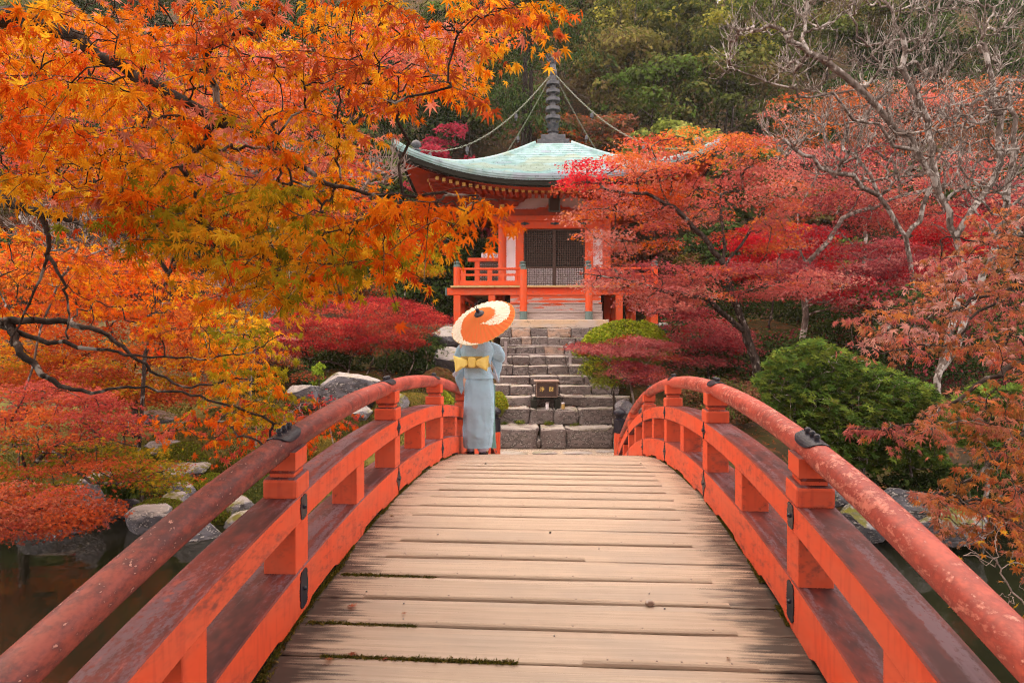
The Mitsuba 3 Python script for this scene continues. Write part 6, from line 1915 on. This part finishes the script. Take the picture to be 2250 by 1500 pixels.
def hill_tree(name, label, seed, r, d, height, rad, pal, leaf, n, kind, bark='bark_dark', mat='leaf_gloss', lean=0.0, forks=0):
    g = np.random.default_rng(seed)
    t = thing(name, label, 'tree')
    b = ground_at(r, d) - [0, 0, .3]
    top = b + [lean * height, 0, height]
    sk = Skeleton(g)
    items = []
    if kind == 'conifer':
        sk.line([b, b + (top - b) * .5, top], sub=6, wig=.008)
        nl = 22
        for k in range(nl):
            q = .16 + .84 * k / (nl - 1)
            R = rad * (1 - q) ** .75 + .25
            for j in range(5):
                a = g.uniform(0, 6.28)
                c = b + (top - b) * q + np.array([math.cos(a), math.sin(a), -.25]) * R * g.uniform(.45, .95)
                sk.p.append(c)
                sk.par.append(int(1 + q * 11))
                items.append(pad_leaves(c, R * .55, R * .10, int(n / (nl * 5) * (.4 + R / rad)), leaf, np.asarray(pal)[g.integers(0, len(pal), 2)], g, LANCE, droop=.9, jit=.35))
        mesh = sk.mesh(.012, .42, 6, most=.4)
    else:
        f0 = .30 + .15 * g.random()
        fk = sk.line([b, b + (top - b) * f0 * .5 + g.normal(0, .1, 3) * [1, 1, 0], b + (top - b) * f0], sub=4, wig=.015)
        for s in range(forks):
            a = 2 * np.pi * (s + g.random() * .5) / max(forks, 1)
            sk.line([sk.p[fk], sk.p[fk] + np.array([math.cos(a) * rad * .3, math.sin(a) * rad * .3, height * .28]), sk.p[fk] + np.array([math.cos(a) * rad * .5, math.sin(a) * rad * .5, height * .55])], parent=fk, sub=4, wig=.03)
        nb = 30
        v = unit(g.normal(0, 1, (nb, 3)))
        C = b + (top - b) * (f0 + (1 - f0) * .5) + v * (g.uniform(.35, 1, (nb, 1)) ** .5) * np.array([rad, rad, height * (1 - f0) * .5])
        sk.reach(C, low=.5, sag=.04)
        for c in C:
            pl = np.asarray(pal)[g.integers(0, len(pal), 2)]
            if kind == 'pads':
                items.append(pad_leaves(c, rad * .42, rad * .10, n // nb, leaf, pl, g, STAR3))
            else:
                items.append(blob_leaves(c, rad * g.uniform(.26, .44), n // nb, leaf, pl, g, RHOMB, .35, .75))
        mesh = sk.mesh(.016, .48, 6, most=.32)
    put(t, 'trunk', mesh, bark, smooth=True)
    m, c = merge_lc(items)
    put(t, 'crown', m, mat, color=c, kind='stuff')


ROWS = [(30.5, 4.2, 2.3, 'first'), (36, 6.0, 2.9, 'second'), (42, 7.5, 3.5, 'third'), (49, 9, 4.2, 'fourth'), (57, 12, 5.2, 'last')]
KINDS = {'conifer': ('hill_conifer', 'dark green conifer'), 'olive': ('hill_tree', 'olive green broadleaf tree'), 'maple': ('hill_maple', 'rust brown maple'), 'dark': ('hill_evergreen', 'dark evergreen tree'), 'gold': ('hill_tree', 'yellow green sunlit tree'), 'maroon': ('hill_maple', 'maroon red maple')}
PLAN = {0: 'dark olive dark maroon dark olive dark olive maple maple dark olive maroon maple dark olive', 1: 'olive dark maple dark conifer dark olive dark maple olive olive maple dark maroon olive dark', 2: 'dark maple conifer dark conifer conifer dark olive maple olive olive dark maple conifer dark olive',
        3: 'olive dark olive conifer conifer dark conifer olive olive gold gold olive dark conifer dark conifer', 4: 'dark dark conifer dark olive conifer conifer dark gold gold olive gold dark dark conifer dark'}
seed = 300
for ri, (d, hgt, rad, rn) in enumerate(ROWS):
    kinds = PLAN[ri].split()
    left_out = right_out = seen_ = 0
    for ki, kd in enumerate(kinds):
        seed += 1
        px = -420 + (ki + .5) * 3120 / len(kinds) + fg.uniform(-45, 45)
        dd = d + fg.uniform(-2, 2)
        if px < 0:
            left_out += 1
            where = f'{rn} row, {ORD[left_out - 1]} tree outside the left edge'
        elif px > 2250:
            right_out += 1
            where = f'{rn} row, {ORD[right_out - 1]} tree outside the right edge'
        else:
            seen_ += 1
            where = f'{rn} row, {ORD[seen_ - 1]} from the left'
        r = (px - 1125) / F * dd
        nm, ds = KINDS[kd]
        pal = {'conifer': DGREEN + DGREEN[:2] + [(.05, .06, .018)], 'olive': OLGREEN + MGREEN[:1] + BROWNISH[3:], 'maple': BROWNISH + RUST[1:2] + [(.12, .10, .02)], 'dark': DGREEN + MGREEN[2:3] + OLGREEN[2:3], 'gold': [(.25, .23, .06), (.31, .27, .08), (.18, .175, .045), (.19, .14, .055)], 'maroon': PLUM + PLUM[2:3] + [(.34, .04, .07)]}[kd]
        hide = px < 780 and ri in (1, 3)
        h = hgt * fg.uniform(.85, 1.15) * (1.35 if kd == 'conifer' else .72 if kd in ('maroon', 'maple') else 1.0)
        hill_tree(nm, f'{ds} on the hillside, {where}', seed, r, dd, h, rad * fg.uniform(.85, 1.15) * (.8 if kd == 'conifer' else 1), pal, .075 + .0042 * dd, 3600 if hide else 7200,
                  'conifer' if kd == 'conifer' else 'pads' if kd in ('maple', 'maroon') else 'blob', forks=3 if kd in ('gold', 'olive') and ri > 2 else 2, mat='leaf' if kd in ('gold', 'maroon') else 'leaf_gloss')
# trees of the hillside that stand out
def px_tree(name, label, px, d, hgt, rad, pal, leaf, n, kind, sd, **k):
    hill_tree(name, label, sd, (px - 1125) / F * d, d, hgt, rad, pal, leaf, n, kind, **k)


for k_, (px, d) in enumerate(((1385, 47), (1440, 49), (1478, 47), (1572, 46), (1610, 44), (1660, 47))):
    px_tree('slender_tree', 'slender dark trunked tree high on the slope, %s from the left right of the spire' % ORD[k_], px, d, 13, 2.6, OLGREEN + [(.36, .34, .06)], .26, 3000, 'blob', 440 + k_, forks=4, mat='leaf')
px_tree('camellia_tree', 'bright glossy green camellia tree above the right end of the roof', 1475, 33, 9.9, 2.0, [(.22, .26, .05), (.30, .32, .07), (.15, .19, .04), (.38, .38, .10)], .19, 11000, 'blob', 401)
px_tree('maroon_maple', 'maroon maple on the slope above the left half of the roof', 1000, 31, 9.3, 1.7, [(.34, .03, .06), (.26, .025, .05), (.42, .05, .08)], .15, 7000, 'pads', 402, mat='leaf')
CD = thing('cedar_tree', 'thick straight cedar trunk in the dark woods left of the spire', 'tree')
for k_, (px, d, rr) in enumerate(((1151, 37, .17), (1164, 37.3, .13))):
    b = ground_at((px - 1125) / F * d, d)
    put(CD, 'trunk', tube([b - [0, 0, .5], b + [0, 0, 5], b + [.1, 0, 10], b + [.1, 0, 18]], [rr * 1.25, rr, rr * .85, rr * .6], 12), 'bark_cedar', smooth=50)
g = np.random.default_rng(405)
bt = ground_at((1155 - 1125) / F * 37, 37)
m, c = merge_lc([pad_leaves(bt + [g.normal(0, 1.6), g.normal(0, 1.2), g.uniform(5.5, 17)], 1.5, .4, 200, .28, np.asarray(DGREEN), g, LANCE, droop=.9) for _ in range(40)])
put(CD, 'crown', m, 'leaf_gloss', color=c, kind='stuff')

# unseen evergreens added behind the viewpoint, to shade the near end of the bridge
for k_, (r, d, h, rad) in enumerate(((-9.5, -2.5, 9, 3.2), (-8.0, -5.5, 10, 3.4), (-5.0, -7.5, 11, 3.5), (-1.8, -9.0, 11.5, 3.5), (1.8, -8.5, 11, 3.5), (5.0, -7.5, 10.5, 3.4), (8.0, -5.0, 10, 3.3), (9.5, -2.0, 9, 3.2), (0, -13, 13, 4.5), (-3.6, -3.2, 11.5, 4.3), (3.8, -3.4, 11.5, 4.3))):
    hill_tree('near_bank_evergreen', 'unseen dark evergreen added for shade behind the viewpoint, %s from the left' % ORD[k_], 420 + k_, r, d, h, rad, DGREEN, .30 if k_ < 9 else .36, 4200 if k_ < 9 else 9000, 'blob')
    labels[[q for q in labels if q.startswith('near_bank_evergreen')][-1]]['group'] = 'evergreens behind the viewpoint'
for q, v_ in labels.items():
    if q.startswith('hill_') and '__' not in q:
        v_['group'] = 'trees on the wooded hillside'
    if q.startswith('bare_tree') and '__' not in q:
        v_['group'] = 'leafless trees'

# ------------------------------------------------------------------ a little moisture in the air
scene['air'] = {'type': 'homogeneous', 'albedo': {'type': 'rgb', 'value': [.95, .95, .95]}, 'sigma_t': {'type': 'rgb', 'value': [.0004, .0004, .0004]}}
scene['haze'] = {'type': 'cube', 'to_world': mi.ScalarTransform4f().translate([0, 43, 35.6]).scale([165, 75, 38]), 'bsdf': {'type': 'null'}, 'interior': {'type': 'ref', 'id': 'air'}}
labels['haze'] = {'kind': 'stuff', 'label': 'thin moist air under the wooded hillside', 'category': 'haze'}
scene['camera']['medium'] = {'type': 'ref', 'id': 'air'}
